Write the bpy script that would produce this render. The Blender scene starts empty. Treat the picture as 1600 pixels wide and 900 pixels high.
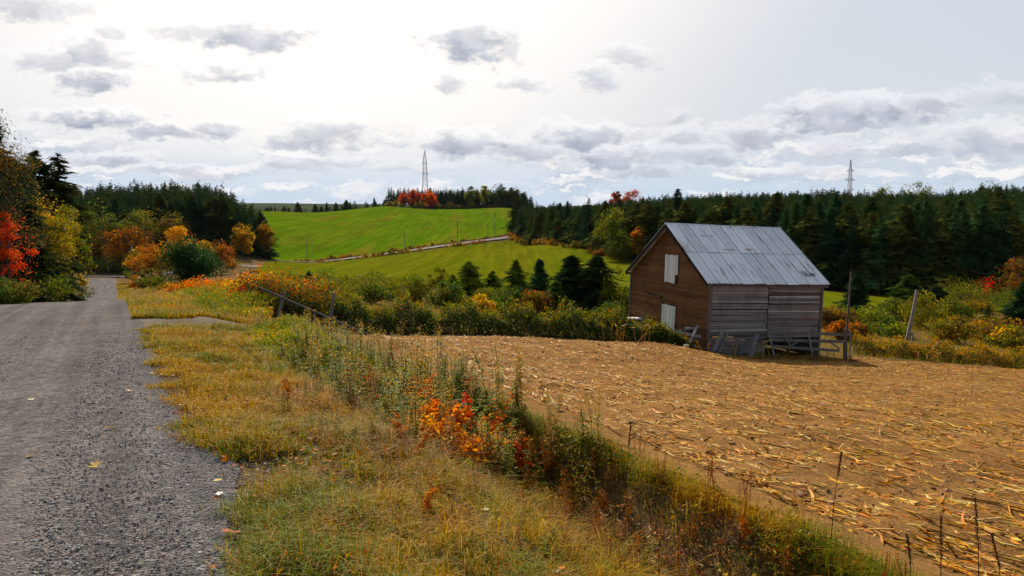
import bpy, bmesh, math, random
import numpy as np
from mathutils import Vector, Matrix

# ------------------------------------------------------------------ camera, sky, sun, exposure
S = bpy.context.scene
C = S.collection
PITCH = math.radians(5.47)
F = 1200.0                                   # focal length in pixels of a 1600 wide frame
cd = bpy.data.cameras.new('camera'); cam = bpy.data.objects.new('camera', cd); C.objects.link(cam)
cd.sensor_width = 36.0; cd.lens = 27.0; cd.clip_start = 0.05; cd.clip_end = 20000
cam.location = (0, 0, 0); cam.rotation_euler = (math.pi / 2 - PITCH, 0, 0)
S.camera = cam
S.view_settings.view_transform = 'Standard'; S.view_settings.look = 'None'
S.view_settings.gamma = 1.0; S.view_settings.use_curve_mapping = False
EXPOSURE = 0.66
S.view_settings.exposure = EXPOSURE
SUN_EL, SUN_AZ = 34.0, -14.0                 # degrees; azimuth from +Y, positive to the right
SUN_STRENGTH = 5.0
SKY_STRENGTH = 0.075
HAZE = 0.000016
S.cycles.max_bounces = 6; S.cycles.diffuse_bounces = 3; S.cycles.transparent_max_bounces = 8
S.cycles.caustics_reflective = False; S.cycles.caustics_refractive = False

el, az = math.radians(SUN_EL), math.radians(SUN_AZ)
SUND = Vector((math.sin(az) * math.cos(el), math.cos(az) * math.cos(el), math.sin(el)))
sl = bpy.data.lights.new('sun', 'SUN'); sl.energy = SUN_STRENGTH; sl.angle = math.radians(0.6); sl.color = (1.0, 0.92, 0.78)
so = bpy.data.objects.new('sun', sl); C.objects.link(so); so.rotation_euler = SUND.to_track_quat('Z', 'Y').to_euler()

def build_world():
    w = bpy.data.worlds.new('World'); S.world = w; w.use_nodes = True
    nt = w.node_tree; nt.nodes.clear(); N = nt.nodes; L = nt.links
    def nd(t, **k):
        n = N.new(t)
        for a, b in k.items(): setattr(n, a, b)
        return n
    def math_(op, a, b=None, clamp=False):
        n = nd('ShaderNodeMath', operation=op, use_clamp=clamp)
        for i, v in enumerate((a, b)):
            if v is None: continue
            if isinstance(v, (int, float)): n.inputs[i].default_value = v
            else: L.new(v, n.inputs[i])
        return n.outputs[0]
    def vmath(op, a, b=None):
        n = nd('ShaderNodeVectorMath', operation=op)
        for i, v in enumerate((a, b)):
            if v is None: continue
            if isinstance(v, (tuple, list, Vector)): n.inputs[i].default_value = v
            else: L.new(v, n.inputs[i])
        return n.outputs[1] if op in ('LENGTH', 'DOT_PRODUCT') else n.outputs[0]
    def mapr(v, a, b, c=0.0, d=1.0, mode='SMOOTHSTEP'):
        n = nd('ShaderNodeMapRange', interpolation_type=mode)
        L.new(v, n.inputs[0])
        for i, x in enumerate((a, b, c, d)): n.inputs[i + 1].default_value = x
        return n.outputs[0]
    def mix(f, a, b, blend='MIX'):
        n = nd('ShaderNodeMix', data_type='RGBA', blend_type=blend)
        for i, v in ((0, f), (6, a), (7, b)):
            if isinstance(v, (int, float)): n.inputs[i].default_value = v
            elif isinstance(v, tuple): n.inputs[i].default_value = (*v, 1)
            else: L.new(v, n.inputs[i])
        return n.outputs[2]
    tc = nd('ShaderNodeTexCoord'); D = tc.outputs['Generated']
    sky = nd('ShaderNodeTexSky', sky_type='NISHITA'); sky.sun_disc = False
    sky.sun_elevation = el; sky.sun_rotation = az; sky.air_density = 1.0; sky.dust_density = 2.0; sky.ozone_density = 1.0
    sep = nd('ShaderNodeSeparateXYZ'); L.new(D, sep.inputs[0])
    X, Y, Z = sep.outputs
    cosang = vmath('DOT_PRODUCT', D, tuple(SUND))
    glow = mapr(cosang, 0.76, 0.985)                          # thin high veil, brightest round the sun
    veilamt = mapr(cosang, 0.15, 0.85, 0.04, 0.93)
    veilcol = mix(glow, (5.7, 6.0, 6.5), (9.9, 9.2, 8.5))
    base = mix(veilamt, sky.outputs[0], veilcol)
    # tangent coordinates of the sky in front (+Y): u = x/y, v = z/y
    ys = math_('MAXIMUM', Y, 0.05)
    u = math_('DIVIDE', X, ys); v = math_('DIVIDE', Z, ys)
    cmb = nd('ShaderNodeCombineXYZ'); L.new(u, cmb.inputs[0]); L.new(v, cmb.inputs[1])
    P = cmb.outputs[0]
    front = mapr(Y, 0.1, 0.3)
    def noise(vec, scale, detail=4, rough=0.6):
        n = nd('ShaderNodeTexNoise'); n.inputs['Scale'].default_value = scale; n.inputs['Detail'].default_value = detail
        n.inputs['Roughness'].default_value = rough; L.new(vec, n.inputs['Vector']); return n
    st = vmath('MULTIPLY', P, (1.0, 2.2, 1.0))
    n1 = noise(st, 14, 5, 0.62); n2 = noise(st, 45, 4, 0.65)
    w1 = vmath('MULTIPLY', vmath('SUBTRACT', n1.outputs['Color'], (0.5, 0.5, 0.5)), (0.075, 0.040, 0))
    w2 = vmath('MULTIPLY', vmath('SUBTRACT', n2.outputs['Color'], (0.5, 0.5, 0.5)), (0.030, 0.022, 0))
    PW = vmath('ADD', vmath('ADD', P, w1), w2)
    clouds = [(40, 12, 105, 24, .55), (168, 53, 34, 12, .4), (85, 95, 70, 19, .6), (135, 84, 62, 24, .65), (185, 100, 40, 12, .4), (145, 128, 62, 20, .8),
              (330, 52, 110, 20, .5), (395, 58, 95, 26, .8), (370, 115, 48, 15, .6), (318, 122, 55, 12, .45), (143, 186, 105, 15, .95), (238, 205, 55, 15, .85),
              (335, 201, 55, 15, .8), (510, 210, 70, 28, .7), (470, 221, 70, 14, .75), (735, 66, 75, 36, .85), (803, 72, 18, 30, .4), (705, 128, 32, 18, .6), (980, 88, 58, 17, .5),
              (938, 123, 34, 21, .7), (815, 132, 48, 12, .5), (728, 224, 70, 24, .9), (915, 215, 80, 22, .9), (825, 236, 85, 22, .7), (945, 246, 95, 20, .85),
              (1062, 213, 52, 16, .7), (1175, 216, 75, 20, .75), (1060, 180, 24, 9, .4), (1350, 178, 145, 26, .9), (1300, 195, 120, 15, .8), (1455, 160, 70, 17, .6), (1565, 150, 95, 18, .45),
              (1540, 224, 120, 26, .75), (1440, 235, 80, 16, .6), (1300, 240, 90, 18, .5), (450, 258, 65, 13, .65), (525, 252, 80, 11, .55), (150, 225, 80, 10, .45), (160, 251, 95, 11, .7),
              (300, 270, 120, 9, .6), (640, 262, 70, 11, .35), (1080, 246, 110, 18, .6), (1230, 268, 130, 11, .6), (1000, 268, 120, 10, .5)]
    acc = None; top = None
    nr_ = noise(vmath('MULTIPLY', P, (1.0, 1.7, 1.0)), 38, 6, 0.62); rag = math_('MULTIPLY', math_('SUBTRACT', nr_.outputs[0], 0.5), 1.7)
    for (px, py, wd, hh, dk) in clouds:
        uu = (px - 800) / F; vv = (450 - py) / F
        y_ = math.cos(PITCH) + vv * math.sin(PITCH); z_ = vv * math.cos(PITCH) - math.sin(PITCH)
        d = vmath('MULTIPLY', vmath('SUBTRACT', PW, (uu / y_, z_ / y_, 0)), (F / wd / 1.1, F / hh / 1.1, 0))
        ln = math_('ADD', vmath('LENGTH', d), rag)
        sd_ = nd('ShaderNodeSeparateXYZ'); L.new(d, sd_.inputs[0])
        m = math_('MULTIPLY', mapr(ln, 1.05, 0.35, 0, dk), mapr(sd_.outputs[1], -0.35, 0.95, 1.0, 0.30))
        d2 = vmath('MULTIPLY', vmath('SUBTRACT', PW, (uu / y_, z_ / y_ + 0.40 * hh / F, 0)), (F / wd / 1.05, F / hh / 1.05, 0))
        h = mapr(math_('ADD', vmath('LENGTH', d2), rag), 1.12, 0.70, 0, min(1, dk * 1.1))
        acc = m if acc is None else math_('MAXIMUM', acc, m)
        top = h if top is None else math_('MAXIMUM', top, h)
    # low bank of stretched cloud towards the horizon, all round
    zc = math_('ADD', math_('MAXIMUM', Z, 0.0), 0.055)
    cx = math_('DIVIDE', X, zc); cy = math_('DIVIDE', Y, zc)
    cm2 = nd('ShaderNodeCombineXYZ'); L.new(cx, cm2.inputs[0]); L.new(cy, cm2.inputs[1])
    nb = noise(cm2.outputs[0], 0.75, 6, 0.58)
    low = mapr(Z, 0.155, 0.05)
    bank = math_('MULTIPLY', mapr(nb.outputs[0], 0.47, 0.68), low)
    nr = noise(cm2.outputs[0], 0.6, 5, 0.6)
    rear = math_('MULTIPLY', mapr(nr.outputs[0], 0.55, 0.7), math_('SUBTRACT', 1.0, front))
    bright = mapr(n2.outputs[0], 0.35, 0.7)
    acc = math_('MULTIPLY', acc, front); top = math_('MULTIPLY', top, front)
    # blue showing through close to the horizon
    blue = math_('MULTIPLY', mapr(Z, 0.12, 0.01), 0.9)
    base = mix(blue, base, (4.9, 5.9, 7.2))
    rimc = mix(glow, (8.1, 8.1, 8.3), (9.8, 9.5, 9.2))
    # small heaped clouds low down: bright above, grey blue beneath
    lp = vmath('ADD', vmath('MULTIPLY', PW, (0.85, 4.6, 1.0)), (3.1, 0.7, 0))
    na = noise(lp, 9.0, 6, 0.62); nb2 = noise(vmath('ADD', lp, (0, 0.05, 0)), 9.0, 6, 0.62)
    puff = mapr(na.outputs[0], 0.47, 0.60)
    lit = mapr(math_('SUBTRACT', na.outputs[0], nb2.outputs[0]), -0.05, 0.06)
    puffc = mix(lit, (4.5, 5.1, 6.2), (8.2, 8.0, 8.0))
    lowm = math_('MULTIPLY', math_('MULTIPLY', mapr(Z, 0.13, 0.07), mapr(Z, 0.0, 0.035, 0.35, 1.0)), front)
    c1 = mix(math_('MULTIPLY', math_('MULTIPLY', puff, lowm), 0.92), base, puffc)
    c1 = mix(math_('MULTIPLY', top, 0.62), c1, rimc)
    c1 = mix(math_('MULTIPLY', bank, math_('SUBTRACT', 0.6, math_('MULTIPLY', front, 0.45))), c1, (4.4, 5.0, 6.0))
    n3 = noise(PW, 26, 3, 0.5)
    greyc = mix(mapr(n3.outputs[0], 0.30, 0.70), (2.7, 3.05, 3.9), (4.9, 5.2, 6.0))
    c2 = mix(acc, c1, greyc)
    c2 = mix(math_('MULTIPLY', rear, 0.4), c2, (4.5, 4.6, 4.8))
    bg = nd('ShaderNodeBackground'); bg.inputs[1].default_value = SKY_STRENGTH
    L.new(c2, bg.inputs[0]); out = nd('ShaderNodeOutputWorld'); L.new(bg.outputs[0], out.inputs[0])
build_world()

# ------------------------------------------------------------------ helpers
random.seed(7)
def RNG(s): return np.random.default_rng(s)
def link(o): C.objects.link(o); return o
def tag(o, label=None, cat=None, group=None, kind=None):
    if label: o['label'] = label
    if cat: o['category'] = cat
    if group: o['group'] = group
    if kind: o['kind'] = kind
    return o
def empty(name, loc, rz=0.0):
    o = bpy.data.objects.new(name, None); o.location = loc; o.rotation_euler = (0, 0, rz); o.empty_display_size = 0.3
    return link(o)

class Geo:
    """Collects polygons with a colour and a material slot, links them as ONE mesh."""
    def __init__(s): s.V = []; s.F = []; s.C = []; s.n = 0; s.UV = None
    def mesh(s, V, Fc, col, mat=0):
        V = np.asarray(V, float).reshape(-1, 3); Fc = np.asarray(Fc, int)
        col = np.asarray(col, float)
        if col.ndim == 1: col = np.tile(col, (len(V), 1))
        s.V.append(V); s.C.append(col); s.F.append((Fc + s.n, mat)); s.n += len(V)
    def polys(s, P, col, mat=0):
        P = np.asarray(P, float); n, k, _ = P.shape
        if n == 0: return
        col = np.asarray(col, float)
        if col.ndim == 1: col = np.tile(col, (n, 1))
        s.mesh(P.reshape(-1, 3), np.arange(n * k).reshape(n, k), np.repeat(col, k, 0), mat)
    def tube(s, pts, rad, col=(1, 1, 1), sides=6, mat=0):
        pts = np.asarray(pts, float); m = len(pts); rad = np.broadcast_to(np.asarray(rad, float), (m,))
        ring = []
        t = np.gradient(pts, axis=0); t /= np.linalg.norm(t, axis=1)[:, None] + 1e-9
        ref = np.array([0.31, 0.2, 0.93]) if abs(t[0, 2]) < 0.8 else np.array([0.9, 0.3, 0.1])
        for i in range(m):
            a = np.cross(t[i], ref); a /= np.linalg.norm(a) + 1e-9; b = np.cross(t[i], a)
            an = np.arange(sides) * 2 * math.pi / sides
            ring.append(pts[i] + rad[i] * (np.cos(an)[:, None] * a + np.sin(an)[:, None] * b))
        V = np.concatenate(ring); i = np.arange(sides); j = (i + 1) % sides
        Fc = np.concatenate([np.stack([k * sides + i, k * sides + j, (k + 1) * sides + j, (k + 1) * sides + i], 1) for k in range(m - 1)])
        s.mesh(V, Fc, col, mat)
        s.mesh(ring[0], [list(range(sides))[::-1]], col, mat); s.mesh(ring[-1], [list(range(sides))], col, mat)
    def sticks(s, A, B, r0, r1, col, sides=3, mat=0):
        A = np.asarray(A, float); B = np.asarray(B, float); n = len(A)
        if n == 0: return
        r0 = np.broadcast_to(np.asarray(r0, float), (n,)); r1 = np.broadcast_to(np.asarray(r1, float), (n,))
        t = B - A; t /= np.linalg.norm(t, axis=1)[:, None] + 1e-9
        ref = np.where(np.abs(t[:, 2:3]) < 0.8, np.array([[0.1, 0.2, 0.95]]), np.array([[0.95, 0.2, 0.1]]))
        a = np.cross(t, ref); a /= np.linalg.norm(a, axis=1)[:, None] + 1e-9; b = np.cross(t, a)
        V = np.zeros((n, 2 * sides, 3))
        for k in range(sides):
            an = 2 * math.pi * k / sides; o = math.cos(an) * a + math.sin(an) * b
            V[:, k] = A + o * r0[:, None]; V[:, sides + k] = B + o * r1[:, None]
        base = (np.arange(n) * 2 * sides)[:, None]
        Fs = [base + np.array([[k, (k + 1) % sides, sides + (k + 1) % sides, sides + k]]) for k in range(sides)]
        col = np.asarray(col, float)
        if col.ndim == 1: col = np.tile(col, (n, 1))
        s.mesh(V.reshape(-1, 3), np.concatenate(Fs), np.repeat(col, 2 * sides, 0), mat)
    def box(s, M, size, col=(1, 1, 1), mat=0):
        """M: Matrix placing a box of size (x,y,z) centred at origin."""
        x, y, z = [q / 2 for q in size]
        V = [M @ Vector(p) for p in ((-x, -y, -z), (x, -y, -z), (x, y, -z), (-x, y, -z), (-x, -y, z), (x, -y, z), (x, y, z), (-x, y, z))]
        s.mesh([tuple(v) for v in V], [(0, 3, 2, 1), (4, 5, 6, 7), (0, 1, 5, 4), (1, 2, 6, 5), (2, 3, 7, 6), (3, 0, 4, 7)], col, mat)
    def bar(s, a, b, w, d, col=(1, 1, 1), mat=0, roll=0.0):
        """squared timber from a to b, w wide (horizontal), d deep"""
        a = Vector(a); b = Vector(b); q = (b - a).to_track_quat('Z', 'Y')
        M = Matrix.Translation((a + b) / 2) @ q.to_matrix().to_4x4() @ Matrix.Rotation(roll, 4, 'Z')
        s.box(M, (w, d, (b - a).length), col, mat)
    def data(s, name, mats, smooth=False):
        V = np.concatenate(s.V); Cc = np.concatenate(s.C)
        me = bpy.data.meshes.new(name)
        me.vertices.add(len(V)); me.vertices.foreach_set('co', V.ravel())
        tot = np.concatenate([np.full(len(f), f.shape[1]) for f, _ in s.F])
        idx = np.concatenate([f.ravel() for f, _ in s.F])
        mi = np.concatenate([np.full(len(f), m) for f, m in s.F])
        me.loops.add(len(idx)); me.loops.foreach_set('vertex_index', idx.astype(np.int32))
        me.polygons.add(len(tot)); st = np.concatenate([[0], np.cumsum(tot)[:-1]])
        me.polygons.foreach_set('loop_start', st.astype(np.int32))
        me.polygons.foreach_set('material_index', mi.astype(np.int32))
        me.polygons.foreach_set('use_smooth', np.full(len(tot), smooth))
        at_ = me.color_attributes.new('Col', 'FLOAT_COLOR', 'POINT')
        at_.data.foreach_set('color', np.concatenate([Cc, np.ones((len(Cc), 1))], 1).astype(np.float32).ravel())
        if s.UV is not None:
            uv = me.uv_layers.new(name='UVMap'); uv.data.foreach_set('uv', s.UV[idx].astype(np.float32).ravel())
        for m in (mats if isinstance(mats, (list, tuple)) else [mats]): me.materials.append(m)
        me.update(calc_edges=True)
        return me
    def build(s, name, mats, parent=None, smooth=False, loc=(0, 0, 0)):
        o = bpy.data.objects.new(name, s.data(name, mats, smooth)); o.location = loc
        if parent: o.parent = parent
        return link(o)

def place(name, me, loc, rz=0.0, sc=1.0, parent=None):
    o = bpy.data.objects.new(name, me); o.location = loc; o.rotation_euler = (0, 0, rz)
    o.scale = sc if isinstance(sc, tuple) else (sc, sc, sc)
    if parent: o.parent = parent
    return link(o)

# ------------------------------------------------------------------ materials
class NT:
    def __init__(s, name):
        s.m = bpy.data.materials.new(name); s.m.use_nodes = True; s.t = s.m.node_tree; s.t.nodes.clear()
        s.out = s.n('ShaderNodeOutputMaterial')
    def n(s, t, **k):
        x = s.t.nodes.new(t)
        for a, b in k.items(): setattr(x, a, b)
        return x
    def l(s, a, b): s.t.links.new(a, b)
    def put(s, sock, v):
        if hasattr(v, 'is_output'): s.l(v, sock)
        elif isinstance(v, tuple) and len(v) == 3 and sock.type == 'RGBA': sock.default_value = (*v, 1)
        else: sock.default_value = v
    def pos(s, scale=(1, 1, 1), obj=False, rot=(0, 0, 0)):
        if obj: src = s.n('ShaderNodeTexCoord').outputs['Object']
        else: src = s.n('ShaderNodeNewGeometry').outputs['Position']
        m = s.n('ShaderNodeMapping'); s.l(src, m.inputs[0]); m.inputs['Scale'].default_value = scale; m.inputs['Rotation'].default_value = rot
        return m.outputs[0]
    def noise(s, vec, scale, detail=4, rough=0.6):
        x = s.n('ShaderNodeTexNoise'); s.l(vec, x.inputs['Vector']); x.inputs['Scale'].default_value = scale
        x.inputs['Detail'].default_value = detail; x.inputs['Roughness'].default_value = rough
        return x.outputs[0]
    def ramp(s, v, a, b, c=0.0, d=1.0):
        x = s.n('ShaderNodeMapRange'); s.l(v, x.inputs[0])
        for i, q in enumerate((a, b, c, d)): x.inputs[i + 1].default_value = q
        return x.outputs[0]
    def mix(s, f, a, b, blend='MIX'):
        x = s.n('ShaderNodeMix', data_type='RGBA', blend_type=blend)
        s.put(x.inputs[0], f); s.put(x.inputs[6], a); s.put(x.inputs[7], b); return x.outputs[2]
    def mth(s, op, a, b):
        x = s.n('ShaderNodeMath', operation=op); s.put(x.inputs[0], a); s.put(x.inputs[1], b); return x.outputs[0]
    def bump(s, h, strength=0.4, dist=0.05):
        x = s.n('ShaderNodeBump'); s.l(h, x.inputs['Height']); x.inputs['Strength'].default_value = strength; x.inputs['Distance'].default_value = dist
        return x.outputs[0]
    def finish(s, col, rough=0.9, nrm=None, spec=0.0, metal=0.0):
        b = s.n('ShaderNodeBsdfPrincipled'); s.put(b.inputs['Base Color'], col); s.put(b.inputs['Roughness'], rough)
        b.inputs['Specular IOR Level'].default_value = spec; b.inputs['Metallic'].default_value = metal
        if nrm is not None: s.l(nrm, b.inputs['Normal'])
        s.l(b.outputs[0], s.out.inputs[0]); return s.m

def mat_foliage(name, trans=0.35, jitter=0.16, gloss=0.25, gain=1.0):
    s = NT(name); at_ = s.n('ShaderNodeAttribute'); at_.attribute_name = 'Col'
    oi = s.n('ShaderNodeObjectInfo'); hs = s.n('ShaderNodeHueSaturation')
    s.l(at_.outputs['Color'], hs.inputs['Color']); hs.inputs['Saturation'].default_value = 1.18
    s.l(s.ramp(oi.outputs['Random'], 0, 1, gain * (1 - jitter), gain * (1 + jitter)), hs.inputs['Value'])
    s.l(s.ramp(s.mth('FRACT', s.mth('MULTIPLY', oi.outputs['Random'], 7.3), 0.0), 0, 1, 0.5 - jitter * 0.10, 0.5 + jitter * 0.10), hs.inputs['Hue'])
    b = s.n('ShaderNodeBsdfPrincipled'); s.l(hs.outputs[0], b.inputs['Base Color']); b.inputs['Roughness'].default_value = 0.6
    b.inputs['Specular IOR Level'].default_value = gloss
    t = s.n('ShaderNodeBsdfTranslucent'); s.l(hs.outputs[0], t.inputs[0])
    mx = s.n('ShaderNodeMixShader'); mx.inputs[0].default_value = trans
    s.l(b.outputs[0], mx.inputs[1]); s.l(t.outputs[0], mx.inputs[2]); s.l(mx.outputs[0], s.out.inputs[0])
    return s.m
def mat_col(name, rough=0.85, spec=0.2, nscale=12.0, namt=0.35, stretch=(1, 1, 1), bump=0.25, metal=0.0, obj=True):
    """vertex colour of the piece, broken up by noise"""
    s = NT(name); at_ = s.n('ShaderNodeAttribute'); at_.attribute_name = 'Col'
    p = s.pos(stretch, obj); n1 = s.noise(p, nscale, 5, 0.65)
    g = s.ramp(n1, 0.25, 0.75, 1 - namt, 1 + namt)
    c = s.mix(1.0, at_.outputs['Color'], g, 'MULTIPLY')
    return s.finish(c, rough, s.bump(n1, bump, 0.02), spec, metal)

M_LEAF = mat_foliage('foliage', 0.45, 0.14, 0.05, 1.2)
M_WEED = mat_foliage('weed_leaves', 0.5, 0.12, 0.05, 1.5)
M_FIR = mat_foliage('fir_needles', 0.25, 0.05, 0.0, 1.15)
M_NEEDLE = mat_foliage('needles', 0.12, 0.22, 0.0)
M_GRASS = mat_foliage('grass_blades', 0.40, 0.0, 0.05)
M_DRY = mat_foliage('dry_litter', 0.22, 0.0, 0.1)
M_BARK = mat_col('bark', 0.95, 0.1, 9, 0.45, (1, 1, 0.25), 0.6)
M_WOOD = mat_col('weathered_wood', 0.9, 0.15, 14, 0.40, (1, 1, 0.12), 0.5)
M_STEEL = mat_col('galvanised_steel', 0.5, 0.4, 3, 0.1, (1, 1, 1), 0.0, 0.6)
M_PAINT = mat_col('painted_sheet', 0.5, 0.4, 6, 0.1)
M_STONE = mat_col('gravel_stone', 0.85, 0.25, 30, 0.25, (1, 1, 1), 0.3, 0, False)

def mat_ground():
    s = NT('rough_ground'); p = s.pos()
    a = s.noise(p, 0.35, 6, 0.6); b = s.noise(p, 3.5, 6, 0.65); d = s.noise(p, 26, 5, 0.7); e = s.noise(p, 70, 4, 0.7)
    c = s.mix(s.ramp(a, 0.4, 0.62), (0.10, 0.082, 0.03), (0.115, 0.08, 0.035))
    c = s.mix(s.ramp(b, 0.42, 0.60), c, (0.16, 0.094, 0.045))
    c = s.mix(s.ramp(d, 0.35, 0.7), s.mix(1.0, c, (0.5, 0.5, 0.5), 'MULTIPLY'), s.mix(1.0, c, (1.35, 1.3, 1.25), 'MULTIPLY'))
    c = s.mix(s.ramp(e, 0.58, 0.75), c, (0.20, 0.14, 0.085))
    ln = s.n('ShaderNodeVectorMath', operation='LENGTH'); s.l(p, ln.inputs[0])     # wooded country beyond the fields
    c = s.mix(s.ramp(ln.outputs[1], 640, 800), c, s.mix(s.ramp(s.noise(p, 0.012, 6, 0.75), 0.4, 0.6), (0.018, 0.034, 0.014), (0.050, 0.060, 0.018)))
    return s.finish(c, 0.97, s.bump(s.mth('ADD', b, d), 0.6, 0.06))
def mat_soil():
    s = NT('field_soil'); p = s.pos()
    pr = s.pos((1, 1, 1), False, (0, 0, math.radians(-27.5)))
    sx = s.n('ShaderNodeSeparateXYZ'); s.l(pr, sx.inputs[0])
    a = s.noise(p, 0.25, 5, 0.6); b = s.noise(p, 2.8, 6, 0.65); d = s.noise(p, 22, 6, 0.7)
    wv = s.n('ShaderNodeTexWave'); s.l(pr, wv.inputs['Vector']); wv.inputs['Scale'].default_value = 0.42; wv.inputs['Distortion'].default_value = 2.5
    wv.inputs['Detail'].default_value = 3; wv.inputs['Detail Scale'].default_value = 1.2
    c = s.mix(s.ramp(a, 0.35, 0.65), (0.305, 0.158, 0.054), (0.232, 0.115, 0.038))
    c = s.mix(s.mth('MULTIPLY', s.ramp(b, 0.45, 0.65), 0.6), c, (0.135, 0.07, 0.027))
    c = s.mix(s.mth('MULTIPLY', wv.outputs[1], 0.25), c, (0.27, 0.16, 0.065))
    c = s.mix(s.ramp(d, 0.3, 0.7), s.mix(1.0, c, (0.62, 0.60, 0.58), 'MULTIPLY'), s.mix(1.0, c, (1.25, 1.25, 1.25), 'MULTIPLY'))
    h = s.mth('ADD', s.mth('MULTIPLY', b, 1.6), s.mth('ADD', d, s.mth('MULTIPLY', wv.outputs[1], 0.4)))
    return s.finish(c, 0.97, s.bump(h, 0.7, 0.08))
def mat_gravel():
    s = NT('gravel'); p = s.pos()
    uv = s.n('ShaderNodeUVMap'); uv.uv_map = 'UVMap'
    sx = s.n('ShaderNodeSeparateXYZ'); s.l(uv.outputs[0], sx.inputs[0])
    def vor(sc):
        v = s.n('ShaderNodeTexVoronoi'); s.l(p, v.inputs['Vector']); v.inputs['Scale'].default_value = sc; return v
    v1, v2 = vor(30), vor(75); v3 = vor(13)
    big = s.noise(p, 0.6, 5, 0.6); mid = s.noise(p, 5, 5, 0.6); fine = s.noise(p, 60, 4, 0.7)
    # wheel tracks: along the road (u = metres across), packed and paler
    mp = s.n('ShaderNodeMapping'); s.l(uv.outputs[0], mp.inputs[0]); mp.inputs['Scale'].default_value = (1.0, 0.05, 1)
    trk = s.noise(mp.outputs[0], 1.6, 5, 0.55)
    packed = s.mth('MAXIMUM', s.ramp(trk, 0.46, 0.60), s.ramp(sx.outputs[0], -1.6, -4.2))
    hue = s.n('ShaderNodeSeparateColor'); s.l(v1.outputs['Color'], hue.inputs[0])
    stone = s.mix(hue.outputs[0], (0.052, 0.051, 0.053), (0.215, 0.205, 0.20))
    stone = s.mix(s.mth('MULTIPLY', hue.outputs[1], 0.45), stone, (0.15, 0.10, 0.09))
    hue2 = s.n('ShaderNodeSeparateColor'); s.l(v2.outputs['Color'], hue2.inputs[0])
    grit = s.mix(hue2.outputs[0], (0.064, 0.061, 0.061), (0.205, 0.192, 0.183))
    dust = s.mix(s.ramp(fine, 0.3, 0.7), (0.105, 0.092, 0.083), (0.155, 0.136, 0.122))
    c = s.mix(0.5, stone, grit)
    c = s.mix(s.mth('MULTIPLY', packed, 0.50), c, dust)
    h3 = s.n('ShaderNodeSeparateColor'); s.l(v3.outputs['Color'], h3.inputs[0]); c = s.mix(1.0, c, s.ramp(h3.outputs[0], 0, 1, 0.72, 1.22), 'MULTIPLY')
    mp2 = s.n('ShaderNodeMapping'); s.l(uv.outputs[0], mp2.inputs[0]); mp2.inputs['Scale'].default_value = (1.0, 0.02, 1)
    c = s.mix(1.0, c, s.ramp(s.noise(mp2.outputs[0], 2.4, 4, 0.6), 0.3, 0.7, 0.74, 1.24), 'MULTIPLY')
    c = s.mix(s.ramp(big, 0.3, 0.7), s.mix(1.0, c, (0.85, 0.85, 0.87), 'MULTIPLY'), s.mix(1.0, c, (1.15, 1.12, 1.1), 'MULTIPLY'))
    h = s.mth('ADD', s.mth('MULTIPLY', v1.outputs['Distance'], -1.0), s.mth('ADD', s.mth('MULTIPLY', v2.outputs['Distance'], -0.5), s.mth('MULTIPLY', mid, 0.6)))
    return s.finish(c, 0.95, s.bump(h, 0.8, 0.03), 0.0)
def mat_track():
    s = NT('track_dirt'); p = s.pos(); a = s.noise(p, 1.2, 6, 0.65); b = s.noise(p, 40, 5, 0.7)
    c = s.mix(s.ramp(a, 0.4, 0.6), (0.125, 0.107, 0.092), (0.19, 0.155, 0.122))
    c = s.mix(s.ramp(b, 0.3, 0.7), s.mix(1.0, c, (0.7, 0.7, 0.7), 'MULTIPLY'), c)
    return s.finish(c, 0.95, s.bump(b, 0.5, 0.03))
def mat_meadow(name, c0, c1, c2, rot, stripe=0.12):
    s = NT(name); p = s.pos(); pr = s.pos((1.0, 0.035, 1), False, (0, 0, rot))
    a = s.noise(p, 0.02, 6, 0.65); b = s.noise(p, 0.35, 6, 0.7); d = s.noise(pr, stripe, 6, 0.65)
    c = s.mix(s.ramp(a, 0.38, 0.62), c0, c1)
    c = s.mix(s.mth('MULTIPLY', s.ramp(d, 0.50, 0.66), 0.75), c, c2)
    m2 = s.noise(p, 0.07, 6, 0.7); c = s.mix(s.ramp(m2, 0.35, 0.65), s.mix(1.0, c, (0.78, 0.84, 0.8), 'MULTIPLY'), c)
    f2 = s.noise(s.pos((1.0, 0.02, 1), False, (0, 0, rot)), stripe * 4, 4, 0.6); c = s.mix(s.ramp(f2, 0.40, 0.60), s.mix(1.0, c, (0.72, 0.76, 0.72), 'MULTIPLY'), c)
    c = s.mix(s.ramp(b, 0.3, 0.7), s.mix(1.0, c, (0.78, 0.78, 0.78), 'MULTIPLY'), s.mix(1.0, c, (1.15, 1.15, 1.15), 'MULTIPLY'))
    return s.finish(c, 0.95, s.bump(b, 0.5, 0.5), 0.0)
def mat_asphalt():
    s = NT('pale_road'); p = s.pos(); a = s.noise(p, 0.5, 5, 0.6)
    return s.finish(s.mix(s.ramp(a, 0.3, 0.7), (0.16, 0.145, 0.13), (0.25, 0.23, 0.21)), 0.9)
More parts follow.
